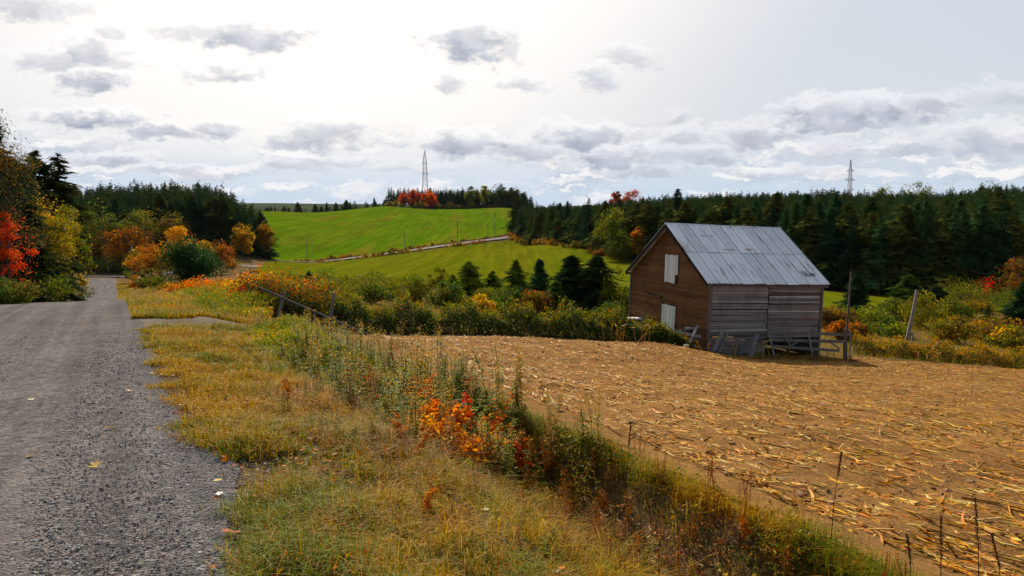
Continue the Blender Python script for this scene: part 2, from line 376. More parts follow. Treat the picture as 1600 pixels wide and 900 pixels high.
def mat_roof():
    s = NT('old_roof_metal'); at_ = s.n('ShaderNodeAttribute'); at_.attribute_name = 'Col'
    p = s.pos((1, 1, 1), True); q = s.pos((0.9, 0.9, 0.9), True)
    st = s.pos((3.0, 0.35, 0.35), True)
    a = s.noise(p, 1.3, 5, 0.65); b = s.noise(p, 18, 5, 0.7); r = s.noise(st, 2.6, 6, 0.72); r2 = s.noise(q, 0.75, 3, 0.5)
    c = s.mix(s.ramp(a, 0.3, 0.7), (0.64, 0.66, 0.68), (0.78, 0.79, 0.80))
    c = s.mix(1.0, c, at_.outputs['Color'], 'MULTIPLY')
    c = s.mix(s.mth('MULTIPLY', s.ramp(b, 0.45, 0.75), 0.25), c, (0.32, 0.32, 0.32))
    rust = s.mth('MULTIPLY', s.ramp(r, 0.50, 0.62), s.ramp(r2, 0.44, 0.58))
    c = s.mix(s.mth('MULTIPLY', rust, 0.8), c, (0.22, 0.14, 0.105))
    return s.finish(c, s.ramp(a, 0.3, 0.7, 0.42, 0.6), s.bump(b, 0.12, 0.01), 0.4, 0.15)
def mat_boards(name, dark):
    """weathered boards: colour of each board from the mesh, grain along the board"""
    s = NT(name); at_ = s.n('ShaderNodeAttribute'); at_.attribute_name = 'Col'
    g = s.noise(s.pos((0.7, 0.7, 22), True), 3.0, 6, 0.7); b = s.noise(s.pos((1, 1, 1), True), 1.1, 5, 0.6); d = s.noise(s.pos((1, 1, 3), True), 9, 5, 0.7)
    c = s.mix(1.0, at_.outputs['Color'], s.ramp(g, 0.25, 0.75, 0.62, 1.35), 'MULTIPLY')
    c = s.mix(s.mth('MULTIPLY', s.ramp(b, 0.48, 0.66), 0.5), c, dark)
    c = s.mix(1.0, c, s.ramp(d, 0.3, 0.7, 0.85, 1.15), 'MULTIPLY')
    return s.finish(c, 0.92, s.bump(g, 0.4, 0.012), 0.12)

# ------------------------------------------------------------------ where a picture point lies, the lie of the land
cp, sp = math.cos(PITCH), math.sin(PITCH)
def at(px, py, Y):
    u = (px - 800) / F; v = (450 - py) / F; t = Y / (cp + v * sp)
    return np.array([u * t, Y, t * (v * cp - sp)])
def rise(py, Y):
    v = (450 - py) / F
    return Y * (v * cp - sp) / (cp + v * sp)
ND = np.array([0.887, 0.461]); DD = np.array([-0.461, 0.887]); TC = 0.54          # across / along the gravel road
def ts(x, y): return ND[0] * x + ND[1] * y - TC, DD[0] * x + DD[1] * y
def xy(t, s): return ND[0] * (t + TC) + DD[0] * s, ND[1] * (t + TC) + DD[1] * s

_cp = [at(*q) for q in [
    (820, 690, 10.3), (1330, 870, 6.66), (1000, 740, 9.0), (560, 545, 20), (1600, 900, 6.5), (1600, 700, 13), (1200, 640, 15), (1060, 540, 33),
    (800, 530, 27.5), (1105, 551, 34), (1290, 556, 36), (1450, 566, 36), (1600, 577, 36), (545, 530, 22.2), (1400, 600, 24.5), (950, 575, 22),
    (640, 438, 130), (900, 440, 112), (500, 430, 150), (700, 405, 230), (850, 395, 245), (980, 412, 192), (800, 379, 335), (440, 412, 240),
    (560, 400, 285), (700, 383, 325), (795, 371, 350), (470, 396, 300), (440, 370, 330), (415, 332, 480), (600, 323, 600), (700, 327, 590), (800, 328, 560),
    (640, 365, 400), (790, 358, 392), (500, 345, 440), (600, 345, 480), (760, 340, 480), (295, 446, 80), (290, 490, 27), (350, 472, 35), (430, 470, 38), (520, 520, 27),
    (165, 433, 200), (60, 433, 205), (400, 410, 230), (1290, 462, 116), (1450, 475, 107), (1600, 474, 112), (1500, 520, 62), (1350, 503, 65), (1570, 492, 88), (1100, 470, 100), (1100, 520, 48),
    (300, 428, 180), (250, 440, 110), (1800, 560, 60), (660, 500, 50), (860, 497, 60)]]
def dirp(px, Y, e): q = at(px, 335, Y); return np.array([q[0], Y, e])
_cp += [dirp(*q) for q in [
    (900, 420, -7), (1000, 330, -4.5), (1150, 310, -3), (1300, 300, -2.4), (1600, 280, -1.5), (2000, 270, -1), (1300, 200, -10), (1550, 180, -9.5), (1800, 130, -12), (1000, 260, -8),
    (900, 560, -10), (1300, 500, -10), (1700, 480, -10), (330, 300, -3.5), (200, 320, -2.5), (80, 330, -3), (-250, 300, -3), (410, 300, -14), (250, 450, -6), (0, 480, -8), (250, 236, -13.5), (100, 230, -14),
    (600, 720, 5), (800, 720, 4), (350, 620, -2), (600, 1000, 0), (200, 1000, -15), (1000, 1000, -10), (1500, 1000, -15), (430, 2000, -25), (900, 2000, -25), (1500, 2000, -25), (0, 2000, -25),
    (200, 4200, 55), (430, 4200, 58), (640, 4200, 54), (900, 4200, 48), (1300, 4200, 40), (-200, 4200, 45), (1800, 4200, 40)]]
_cp += [np.array(q, float) for q in [(45, 20, -7.3), (48, 42, -9.3), (60, 5, -7.6), (-32, 42, -4.7), (-62, 62, -6.5), (-100, 100, -8.5), (-30, 10, -2.4), (-70, 20, -3), (0, -20, -0.9), (-20, -20, -0.6),
    (20, -20, -3.2), (45, -30, -5), (-120, -50, 0), (0, -150, 3), (150, -80, -6), (130, 30, -10), (-200, 60, -5), (0, -6000, 30), (5500, 0, 20), (-5500, 0, 20), (-4200, 4300, 40), (4200, 4300, 30),
    (-4000, -4000, 20), (4000, -4000, 20), (0, 9000, 10), (-900, 0, 0), (900, 0, -12), (0, -900, 5), (-105, 215, -16.4), (-130, 205, -16.2)]]
_cp = np.array(_cp)
def warp(x, y):
    r = np.sqrt(x * x + y * y) + 1e-6; g = np.log1p(r / 6.0) / r
    return np.stack([x * g, y * g], -1)
_W = warp(_cp[:, 0], _cp[:, 1]); _n = len(_W)
def _phi(d2): return np.where(d2 > 1e-12, 0.5 * d2 * np.log(d2 + 1e-12), 0.0)
_K = _phi(((_W[:, None] - _W[None]) ** 2).sum(-1)); _Pm = np.concatenate([np.ones((_n, 1)), _W], 1)
_A = np.zeros((_n + 3, _n + 3)); _A[:_n, :_n] = _K + np.eye(_n) * 2e-4; _A[:_n, _n:] = _Pm; _A[_n:, :_n] = _Pm.T
_sol = np.linalg.solve(_A, np.concatenate([_cp[:, 2], np.zeros(3)]))
def tps(x, y):
    sh = np.shape(x); w = warp(np.ravel(x).astype(float), np.ravel(y).astype(float)); out = np.empty(len(w))
    for i in range(0, len(w), 20000):
        q = w[i:i + 20000]; k = _phi(((q[:, None] - _W[None]) ** 2).sum(-1))
        out[i:i + 20000] = k @ _sol[:_n] + _sol[_n] + q @ _sol[_n + 1:]
    return out.reshape(sh)
_ry = np.arange(-60, 420, 1.0)
_rp = np.interp(_ry, [-60, 0, 31, 36, 45, 60, 80, 100, 120, 150, 200, 215, 420], [0.5, -1.65, -3.48, -3.95, -5.1, -7.1, -9.2, -11.05, -12.75, -14.7, -16.3, -16.5, -16.5])
_kn = np.exp(-0.5 * (np.arange(-8, 9) / 2.2) ** 2); _kn /= _kn.sum()
_rp[8:-8] = np.convolve(_rp, _kn, 'same')[8:-8]
def sstep(a, b, x):
    t = np.clip((x - a) / (b - a), 0, 1); return t * t * (3 - 2 * t)
def nz(x, y, k, seed=0.0):      # cheap smooth value noise from sines
    return (np.sin(x * k + 1.7 * seed + 2.1 * np.sin(y * k * 0.73 + seed)) + np.sin(y * k * 1.13 + 0.6 + seed + 1.6 * np.sin(x * k * 0.57 - seed))) * 0.5
def ground(x, y):
    x = np.asarray(x, float); y = np.asarray(y, float)
    t, s = ts(x, y); Yr = np.clip(s * DD[1] + TC * ND[1], -59, 419)
    base = tps(x, y); road = np.interp(Yr, _ry, _rp) - 0.012 * (t + 3.4) ** 2 * (np.abs(t + 3.4) < 5) * 0.3
    along = sstep(-58, -40, Yr) * (1 - sstep(205, 235, Yr))
    w = np.where(t < -3.4, sstep(-13, -7.2, t), 1 - sstep(0.2, 4.6, t)) * along
    h = base * (1 - w) + road * w
    D = 0.55 * (1 - sstep(11.5, 15.0, s)) * sstep(-20, -10, s)
    h = h - D * sstep(1.2, 3.5, t) * (1 - sstep(3.95, 4.75, t)) + 0.10 * (1 - sstep(11, 15, s)) * sstep(4.3, 4.7, t) * (1 - sstep(4.9, 6.0, t))
    r = np.sqrt(x * x + y * y); near = 1 - sstep(40, 90, r); off = sstep(0.0, 0.8, t) + sstep(7.0, 8.0, -t)
    h = h + near * np.clip(off, 0, 1) * (0.035 * nz(x, y, 2.3, 1) + 0.03 * nz(x, y, 5.1, 2) * (t < 4.9)) + 0.012 * nz(x, y, 1.1, 4) * near
    far = sstep(60, 200, r); h = h + far * 0.5 * nz(x, y, 0.055, 3)
    return h
def gz(x, y): return float(ground(np.array([x]), np.array([y]))[0])
def spot(px, Y):
    """ground point at picture column px and distance Y"""
    e = -5.0
    for _ in range(4):
        x = (px - 800) / F * (Y * cp - e * sp); e = gz(x, Y)
    return np.array([x, Y, e])
def spots(px, Y):
    px = np.asarray(px, float); Y = np.asarray(Y, float); e = np.full(len(Y), -5.0)
    for _ in range(3):
        x = (px - 800) / F * (Y * cp - e * sp); e = ground(x, Y)
    return np.stack([x, Y, e], 1)

# ------------------------------------------------------------------ sheets of the setting
def inside_dist(P, poly):
    """distance inside polygon (0 outside), vectorised"""
    x, y = P[:, 0], P[:, 1]; ins = np.zeros(len(P), bool); dm = np.full(len(P), 1e9); n = len(poly)
    for i in range(n):
        a, b = poly[i], poly[(i + 1) % n]
        c = ((a[1] > y) != (b[1] > y)) & (x < (b[0] - a[0]) * (y - a[1]) / (b[1] - a[1] + 1e-12) + a[0]); ins ^= c
        ab = b - a; tt = np.clip(((x - a[0]) * ab[0] + (y - a[1]) * ab[1]) / (ab @ ab + 1e-12), 0, 1)
        dm = np.minimum(dm, np.hypot(x - a[0] - tt * ab[0], y - a[1] - tt * ab[1]))
    return np.where(ins, dm, 0.0)
def resample(pts, n, pw=1.0):
    pts = np.asarray(pts, float); d = np.concatenate([[0], np.cumsum(np.hypot(*np.diff(pts, axis=0).T))]); q = np.linspace(0, 1, n) ** pw * d[-1]
    return np.stack([np.interp(q, d, pts[:, 0]), np.interp(q, d, pts[:, 1])], 1)
def smooth_line(pts, n, k=3):
    p = resample(pts, n)
    for _ in range(k):
        q = p.copy(); q[1:-1] = (p[:-2] + 2 * p[1:-1] + p[2:]) / 4; p = q
    return p
def grid_geo(X, Y, Z):
    m, n = X.shape; V = np.stack([X, Y, Z], -1).reshape(-1, 3); i = np.arange((m - 1) * n).reshape(m - 1, n)[:, :-1].ravel()
    g = Geo(); g.mesh(V, np.stack([i, i + 1, i + n + 1, i + n], 1), (1, 1, 1)); return g
def ruled(near, far, nu, nv, off, pw=1.0):
    A = resample(near, nu) if len(near) != nu else near; B = resample(far, nu) if len(far) != nu else far
    q = (np.linspace(0, 1, nv) ** pw)[:, None, None]; G = A[None] * (1 - q) + B[None] * q
    X, Y = G[..., 0], G[..., 1]
    return grid_geo(X, Y, ground(X, Y) + off), np.concatenate([A, B[::-1]])
sunk = []                     # (polygon, margin, depth): the ground dips under the sheets laid on it

def sp2(l): return np.array([spot(*q)[:2] for q in l])
# gravel road
ns = 900
sv = np.concatenate([np.linspace(-45, 45, 560), np.linspace(45.5, 223, 300)])
def edge_r(s): return 0.06 * np.sin(s * 0.9) + 0.04 * np.sin(s * 2.7 + 1) + 0.02 * np.sin(s * 6.1) + 0.34 * np.exp(-((s - 6.2) / 0.9) ** 2)  + 0.05 * np.exp(-((s - 23.2) / 1.8) ** 2)
def edge_l(s): return -7.0 - 0.12 * np.sin(s * 0.8 + 2) - 0.08 * np.sin(s * 2.3) - np.where(s > 60, 0, 0.3)
tt = np.linspace(0, 1, 60)[:, None]
T = edge_l(sv)[None] * (1 - tt) + edge_r(sv)[None] * tt; Sg = np.broadcast_to(sv[None], T.shape)
RX, RY = xy(T, Sg)
gr = grid_geo(RX, RY, ground(RX, RY) + 0.02 + 0.010 * np.sin(T * 3.3 + 0.4 * np.sin(Sg * 0.2)) * (np.abs(T + 3.5) < 3.2))
gr.UV = np.stack([T.ravel(), Sg.ravel()], 1)
road = tag(gr.build('gravel_road', mat_gravel(), smooth=True), kind='structure')
rl = np.stack(xy(edge_l(sv), sv), 1); rr = np.stack(xy(edge_r(sv), sv), 1)
sunk.append((np.concatenate([rr[::12], rl[::-12]]), 0.5, 0.12))
# dirt track from road to field
tr = smooth_line([(-10.1, 20.1), (-9.0, 20.8), (-7.0, 21.9), (-4.6, 23.3), (-2.0, 24.6)], 50, 6)
dirn = np.gradient(tr, axis=0); dirn /= np.linalg.norm(dirn, axis=1)[:, None]; nrm = np.stack([-dirn[:, 1], dirn[:, 0]], 1)
wl = np.interp(np.linspace(0, 1, 50), [0, .2, .45, 1], [1.9, 1.4, 1.1, 1.4])[:, None]
g_, pl = ruled(tr - nrm * wl, tr + nrm * wl, 50, 14, 0.012)
tag(g_.build('dirt_track', mat_track(), smooth=True), kind='structure'); sunk.append((pl, 0.3, 0.1))
# corn field
far_edge = smooth_line([(-5.6, 23.6), (-2.6, 27.2), (2.4, 29.6), (6.8, 32.2), (9.2, 33.4), (15.5, 35.4), (24, 35.6), (42, 38), (62, 41)], 240, 4)
near_edge = resample([xy(4.85, -16), (62, -34)], 240)
k_ = 4.85 + 0.0 * near_edge[:, 0]
q_ = (np.linspace(0, 1, 260) ** 0.8)[:, None, None]
Gd = near_edge[None] * (1 - q_) + far_edge[None] * q_
FX, FY = Gd[..., 0], Gd[..., 1]
tF, sF = ts(FX, FY)
ridge = 0.025 * np.cos((tF - 4.85) * 2 * math.pi / 0.75) * (1 - sstep(25, 45, np.hypot(FX, FY))) * sstep(4.9, 5.4, tF)
FZ = ground(FX, FY) + 0.03 + ridge + 0.02 * nz(FX, FY, 3.1, 5) + 0.012 * nz(FX, FY, 7.7, 6)
tag(grid_geo(FX, FY, FZ).build('corn_field', mat_soil(), smooth=True), kind='structure')
field_poly = np.concatenate([near_edge[::8], far_edge[::-6]]); sunk.append((field_poly, 0.4, 0.14))
# lower meadow, far road, green hill field
roadpts = sp2([(395, 236), (440, 246), (500, 262), (560, 281), (620, 299), (680, 318), (740, 334), (796, 349), (830, 368), (860, 400)])
fr = smooth_line(roadpts, 120, 10)
fd = np.gradient(fr, axis=0); fd /= np.linalg.norm(fd, axis=1)[:, None]; fn = np.stack([-fd[:, 1], fd[:, 0]], 1)
g_, pl = ruled((fr - fn * 2.1)[6:], (fr + fn * 2.1)[6:], 114, 6, 0.35)
tag(g_.build('far_road', mat_asphalt(), smooth=True), kind='structure'); sunk.append((pl, 2.0, 0.5))
ln = smooth_line(sp2([(385, 165), (440, 145), (560, 118), (700, 105), (900, 95), (1080, 88), (1300, 88), (1480, 92), (1640, 90)]), 160, 3)
lf = np.concatenate([fr[:88:2] - fn[:88:2] * 6.0, sp2([(880, 272), (980, 198), (1130, 152), (1290, 124), (1450, 114), (1640, 112)])])
g_, pl = ruled(ln, smooth_line(lf, 160, 3), 160, 120, 0.16)
tag(g_.build('lower_meadow', mat_meadow('meadow_grass', (0.124, 0.124, 0.004), (0.104, 0.120, 0.0035), (0.135, 0.108, 0.006), math.radians(70)), smooth=True), kind='structure'); sunk.append((pl, 5, 0.8))
gn = fr[8:100] + fn[8:100] * 6.5
gf = sp2([(405, 500), (430, 520), (480, 560), (560, 600), (640, 604), (720, 600), (800, 580), (880, 520)])
g_, pl = ruled(gn, smooth_line(gf, 92, 3), 92, 160, 0.22)
tag(g_.build('green_field', mat_meadow('crop_grass', (0.078, 0.140, 0.003), (0.108, 0.152, 0.004), (0.150, 0.115, 0.010), math.radians(62), 0.10), smooth=True), kind='structure'); sunk.append((pl, 6, 1.0))
# crossing road at the bottom of the hill
cr = smooth_line([(-190, 196), (-130, 203), (-100, 207), (-70, 213), (-40, 224)] , 60, 5)
cdn = np.gradient(cr, axis=0); cdn /= np.linalg.norm(cdn, axis=1)[:, None]; cn = np.stack([-cdn[:, 1], cdn[:, 0]], 1)
g_, pl = ruled(cr - cn * 3.4, cr + cn * 3.4, 60, 6, 0.12)
tag(g_.build('crossing_road', mat_asphalt(), smooth=True), kind='structure'); sunk.append((pl, 1.5, 0.4))
# the ground itself
ang = np.concatenate([np.linspace(-180, -56, 50)[:-1], np.linspace(-56, 56, 420), np.linspace(56, 180, 50)[1:]])
rad = np.exp(np.linspace(math.log(0.4), math.log(5800), 520))
AA, RR = np.meshgrid(np.radians(ang), rad); GX, GY = RR * np.sin(AA), RR * np.cos(AA)
GZ = ground(GX, GY); Pq = np.stack([GX.ravel(), GY.ravel()], 1); dep = np.zeros(len(Pq))
for poly, mg, dp in sunk: dep = np.maximum(dep, dp * np.clip(inside_dist(Pq, np.asarray(poly)) / mg, 0, 1))
GZ = GZ - dep.reshape(GZ.shape)
M_GROUND = mat_ground()
tag(grid_geo(GX, GY, GZ).build('ground', M_GROUND, smooth=True), kind='structure')

# the air between here and the far hills
bm = bmesh.new(); bmesh.ops.create_cube(bm, size=1.0)
for v_ in bm.verts: v_.co = Vector((v_.co.x * 12000, v_.co.y * 12000, 100.0 if v_.co.z > 0 else float(GZ.min()) - 1.0))
me = bpy.data.meshes.new('haze'); bm.to_mesh(me); bm.free()
hm_ = bpy.data.materials.new('haze'); hm_.use_nodes = True; hm_.node_tree.nodes.clear()
pv = hm_.node_tree.nodes.new('ShaderNodeVolumePrincipled'); pv.inputs['Density'].default_value = HAZE; pv.inputs['Color'].default_value = (0.72, 0.80, 0.92, 1)
ho = hm_.node_tree.nodes.new('ShaderNodeOutputMaterial'); hm_.node_tree.links.new(pv.outputs[0], ho.inputs['Volume'])
me.materials.append(hm_); tag(link(bpy.data.objects.new('haze', me)), 'thin bluish air over the far hills', 'haze', None, 'stuff')

# ------------------------------------------------------------------ plants
def unit(v): return v / (np.linalg.norm(v, axis=-1, keepdims=True) + 1e-9)
def pick(rng, pal, n):
    """n colours from [(rgb, weight)], slightly varied"""
    cols = np.array([p[0] for p in pal], float); w = np.array([p[1] for p in pal], float); w /= w.sum()
    c = cols[rng.choice(len(cols), n, p=w)]
    return np.clip(c * (1 + rng.normal(0, 0.16, (n, 1))) * (1 + rng.normal(0, 0.06, (n, 3))), 0.002, 0.9)
def leaves(g, rng, P, size, col, up=0.35, mat=0, asp=0.5):
    n = len(P); size = np.broadcast_to(np.asarray(size, float), (n,)) * rng.uniform(0.65, 1.35, n)
    nr = unit(rng.normal(size=(n, 3)) + np.array([0, 0, up * 2])); a = unit(np.cross(nr, rng.normal(size=(n, 3)))); b = np.cross(nr, a)
    L = a * size[:, None]; W = b * (size * asp)[:, None]; fold = nr * (size * 0.18)[:, None]
    g.polys(np.stack([P - L, P - W * 0.9 + fold, P + L, P + W + fold], 1), col, mat)
def ball(rng, n, shell=0.4):
    return unit(rng.normal(size=(n, 3))) * (rng.uniform(0, 1, n) ** shell)[:, None]
G_ = dict(dark=(0.022, 0.040, 0.014), mid=(0.062, 0.092, 0.020), olive=(0.130, 0.122, 0.022), lime=(0.16, 0.18, 0.022), yell=(0.36, 0.24, 0.025),
          gold=(0.40, 0.20, 0.018), orange=(0.42, 0.125, 0.015), red=(0.46, 0.045, 0.015), rust=(0.24, 0.085, 0.022), brown=(0.13, 0.075, 0.03), straw=(0.36, 0.25, 0.09), wine=(0.13, 0.025, 0.022))
def pal(**k): return [(G_[a], w) for a, w in k.items()]
BARK = (0.085, 0.07, 0.055)
def conifer_geo(seed, h=12.0, r=2.6, nlev=22, nb=9, c0=(0.016, 0.034, 0.016), c1=(0.034, 0.055, 0.020), bare=0.06, ragged=0.2, detail=5, pw=0.9, trunk=True, g=None, org=(0, 0, 0)):
    rng = RNG(seed); own = g is None; g = g or Geo(); org = np.array(org, float)
    zs = bare * h + (1 - bare) * h * (np.linspace(0, 0.985, nlev) ** 0.95)
    Z = np.repeat(zs, nb) + rng.uniform(-1, 1, nlev * nb) * h / nlev * 0.6
    f = np.clip(1 - (Z - bare * h) / (h * (1 - bare)), 0, 1)
    low = np.clip((1 - f) / 0.12, 0.55, 1)
    R = r * f ** pw * low * (1 + rng.normal(0, ragged, len(Z))) + 0.04 * r
    lump = 1 + 0.22 * np.sin(rng.uniform(0, 6.28) + Z / h * 17); A = rng.uniform(0, 2 * math.pi, len(Z)); R = np.abs(R * lump)
    dr = np.stack([np.cos(A), np.sin(A)], 1); n = len(Z)
    drop = 0.30 * R * rng.uniform(0.4, 1.3, n) - 0.12 * R * (f < 0.35)
    st = np.linspace(0.15, 1.0, detail); P0 = []; T = []; Cc = []
    for k, q in enumerate(st):
        c = np.stack([dr[:, 0] * R * q, dr[:, 1] * R * q, Z - drop * q ** 1.5], 1)
        for sd in (-1, 1):
            side = np.stack([-dr[:, 1], dr[:, 0], np.zeros(n)], 1) * sd; fw = np.stack([dr[:, 0], dr[:, 1], -0.35 * np.ones(n)], 1)
            ln_ = (0.10 * r + R * 0.36 * (1.15 - 0.6 * q)) * rng.uniform(0.7, 1.3, n)
            tip = c + (side * 0.8 + fw * 0.75) * ln_[:, None] + rng.normal(0, 0.05 * r, (n, 3))
            w = fw * (ln_ * 0.42)[:, None] + np.stack([np.zeros(n), np.zeros(n), 0.16 * ln_ * rng.normal(0, 1, n)], 1)
            T.append(np.stack([c - w * 0.6, c + w * 0.6, tip], 1))
            m = rng.uniform(0, 1, (n, 1)); Cc.append((np.array(c0) * (1 - m) + np.array(c1) * m) * (1 + rng.normal(0, 0.12, (n, 1))))
    T = np.concatenate(T) + org; Cc = np.clip(np.concatenate(Cc), 0.002, 1)
    g.polys(T, Cc, 0)
    lead = np.array([[[-0.05 * r, 0, h * 0.93], [0.05 * r, 0, h * 0.93], [0, 0, h * 1.03]], [[0, -0.05 * r, h * 0.93], [0, 0.05 * r, h * 0.93], [0, 0, h * 1.03]]]) + org
    g.polys(lead, np.array(c0))
    if own and trunk is True: g.tube(np.array([[0, 0, -0.4], [0, 0, h * 0.5], [0, 0, h * 0.97]]) + org, [0.016 * h, 0.010 * h, 0.002 * h], BARK, 6, 1)
    return g
def skeleton(g, rng, tips, h0, r0, mat=1, sides=5, col=BARK, lean=(0, 0)):
    """trunk to height h0 and curved limbs to each tip"""
    top = np.array([lean[0], lean[1], h0]); g.tube([(0, 0, -0.3), (top[0] * .4, top[1] * .4, h0 * .5), top], [r0 * 1.15, r0 * 0.9, r0 * 0.7], col, 7, mat)
    for p in tips:
        s0 = top * rng.uniform(0.55, 1.0); md = (s0 + p) / 2 + np.array([0, 0, 0.12 * np.linalg.norm(p - s0)])
        g.tube([s0, md, p], [r0 * 0.5, r0 * 0.28, r0 * 0.10], col, sides, mat)
def leafy_geo(seed, h, w, palette, n=4000, leaf=0.12, nclump=14, trunk_h=0.25, r0=0.1, spread=0.33, flat=0.8, shape='round', up=0.35, multi=False, crown=None):
    """one broadleaf crown of many small leaves in uneven clumps; returns (crown Geo, trunk Geo)"""
    rng = RNG(seed); g = crown or Geo(); tg = Geo(); cs = []
    hb = h * trunk_h
    for k in range(nclump):
        q = ball(rng, 1, 0.5)[0]
        z = hb + (h - hb) * (0.5 + 0.5 * q[2])
        fr_ = (z - hb) / (h - hb)
        wd = w / 2 * (np.sqrt(max(0.05, 1 - (2 * fr_ - 0.85) ** 2 / 1.4)) if shape == 'round' else (1.05 - 0.8 * fr_) if shape == 'cone' else 0.9 + 0.1 * fr_)
        rr_ = np.array([q[0] * wd, q[1] * wd, min(z, h * 0.93)]); cs.append(rr_)
    cs = np.array(cs); rad_ = spread * w * rng.uniform(0.55, 1.1, nclump) * 0.6
    k = rng.choice(nclump, n, p=rad_ ** 2 / (rad_ ** 2).sum())
    P = cs[k] + ball(rng, n, 0.42) * (rad_[k])[:, None] * np.array([1, 1, flat])
    lo_ = rng.uniform(0, 1, n) < .22; P[lo_] = np.array([0, 0, hb + (h - hb) * .5]) + ball(rng, n, .5)[lo_] * np.array([w * .52, w * .52, (h - hb) * .5])
    P[:, 2] = np.where(P[:, 2] < 0.03 * h, 0.03 * h + np.abs(P[:, 2]) * 0.3, P[:, 2])
    base = pick(rng, palette, nclump); col = np.where(rng.uniform(0, 1, (n, 1)) < 0.55, base[k] * (1 + rng.normal(0, 0.12, (n, 1))), pick(rng, palette, n))
    leaves(g, rng, P, leaf, np.clip(col, 0.002, 1), up)
    if multi:
        for p in cs: 
            b0 = np.array([rng.normal(0, 0.06 * w), rng.normal(0, 0.06 * w), -0.15]); tg.tube([b0, (b0 + p) / 2 + np.array([0, 0, 0.1 * h]), p], [r0, r0 * 0.6, r0 * 0.2], BARK, 4)
    else: skeleton(tg, rng, cs, hb + 0.25 * (h - hb), r0, 0)
    # twigs to loose ends
    m = min(n // 12, 500); ii = rng.choice(n, m, replace=False); tg.sticks(cs[k[ii]], P[ii], r0 * 0.10, r0 * 0.03, BARK)
    return g, tg
def tree_thing(name, label, cat, seed, px, Y, top, w, palette, group=None, rz=0.0, **kw):
    p = spot(px, Y); h = rise(top, Y) - p[2]
    cg, tg = leafy_geo(seed, h, w, palette, **kw)
    e = tag(empty(name, p, rz), label, cat, group)
    cg.build('crown', M_LEAF, e); tg.build('stem' if kw.get('multi') else 'trunk', M_BARK, e)
    return e
def conifer_thing(label, seed, px, Y, top, r, group=None, name='spruce_tree', **kw):
    p = spot(px, Y); h = rise(top, Y) - p[2]; e = tag(empty(name, p, seed * 1.3), label, 'tree', group)
    g = conifer_geo(seed, h, r, trunk=False, **kw); g.build('crown', M_FIR, e)
    t = Geo(); t.tube([(0, 0, -0.3), (0, 0, h * 0.5), (0, 0, h * 0.95)], [0.016 * h, 0.011 * h, 0.002 * h], BARK, 6); t.build('trunk', M_BARK, e)
    return e

# ---- the woods: nearest trees one by one, the rest of each wood as one mass
KG = 2.0
kinds = [  # needle colours
    ((0.012, 0.028, 0.013), (0.026, 0.046, 0.017)), ((0.013, 0.028, 0.012), (0.027, 0.044, 0.016)), ((0.020, 0.030, 0.010), (0.042, 0.048, 0.014)), ((0.009, 0.022, 0.010), (0.019, 0.034, 0.014)),
    ((0.026, 0.032, 0.010), (0.055, 0.050, 0.014)), ((0.014, 0.032, 0.014), (0.030, 0.050, 0.019))]
kinds = [(tuple(q * KG for q in a), tuple(q * KG for q in b)) for a, b in kinds]
protos = []
for i, (a, b) in enumerate(kinds + kinds):
    pine = i % 6 in (2, 4); dead = i >= 6
    if False: pine = i in (2, 4)
    protos.append(conifer_geo(100 + i, 12.0, (3.6 if pine else 2.6) * (0.82 if dead else 1), 22 if dead else 26, 9 if dead else 12, a, b, 0.12 if dead else 0.03, 0.34 if pine or dead else 0.20, 5, (0.50 if dead else 0.62) if pine else (0.72 if dead else 0.9)).data('spruce_tree', [M_NEEDLE, M_BARK]))
def wood(poly, step, seed, cond=None):
    rng = RNG(seed); poly = np.asarray(poly); lo, hi = poly.min(0), poly.max(0)
    gx, gy = np.meshgrid(np.arange(lo[0], hi[0], step), np.arange(lo[1], hi[1], step)); P = np.stack([gx.ravel(), gy.ravel()], 1)
    P += rng.uniform(-0.45, 0.45, P.shape) * step
    P = P[inside_dist(P, poly) > 0.3]
    return np.concatenate([P, ground(P[:, 0], P[:, 1])[:, None]], 1)
def pxof(P): return 800 + F * P[:, 0] / (P[:, 1] * cp - P[:, 2] * sp)
right_poly = sp2([(802, 356), (850, 305), (905, 252), (980, 203), (1060, 176), (1130, 157), (1290, 128), (1450, 118), (1640, 116), (1800, 116), (1800, 300), (1600, 320), (1300, 340), (1000, 390), (880, 470), (815, 430)])
left_poly = sp2([(418, 262), (395, 246), (330, 246), (250, 244), (170, 240), (60, 236), (-120, 228), (-120, 330), (60, 350), (250, 350), (350, 335), (408, 312)])
grove_poly = sp2([(600, 625), (640, 615), (700, 612), (760, 608), (830, 602), (838, 650), (760, 672), (690, 676), (610, 660)])
RP, LP_, GP = wood(right_poly, 3.3, 1), wood(left_poly, 3.7, 2), wood(grove_poly, 4.6, 3)
def nearest(P, n, d=None):
    px = pxof(P); vis = (px > -30) & (px < 1630)
    score = np.hypot(P[:, 0], P[:, 1]) + np.where(vis, 0, 1e5); o = np.argsort(score); m = min(n, vis.sum()); return P[o[:m]], P[o[m:]]
def front(P, n, depth):
    """trees of the front rows of a wood: those with few others close before them"""
    px = pxof(P); d = np.hypot(P[:, 0], P[:, 1]); vis = (px > -20) & (px < 1620); rank = np.full(len(P), 1e6)
    for b in np.arange(-20, 1620, depth):
        m = np.where((px >= b) & (px < b + depth) & vis)[0]; rank[m[np.argsort(d[m])]] = np.arange(len(m)) 
    o = np.lexsort((d, rank)); return P[o[:n]], P[o[n:]]
R1, R2 = front(RP, 165, 15.0); L1, L2 = front(LP_, 55, 10.0); G1, G2 = nearest(GP, 50)
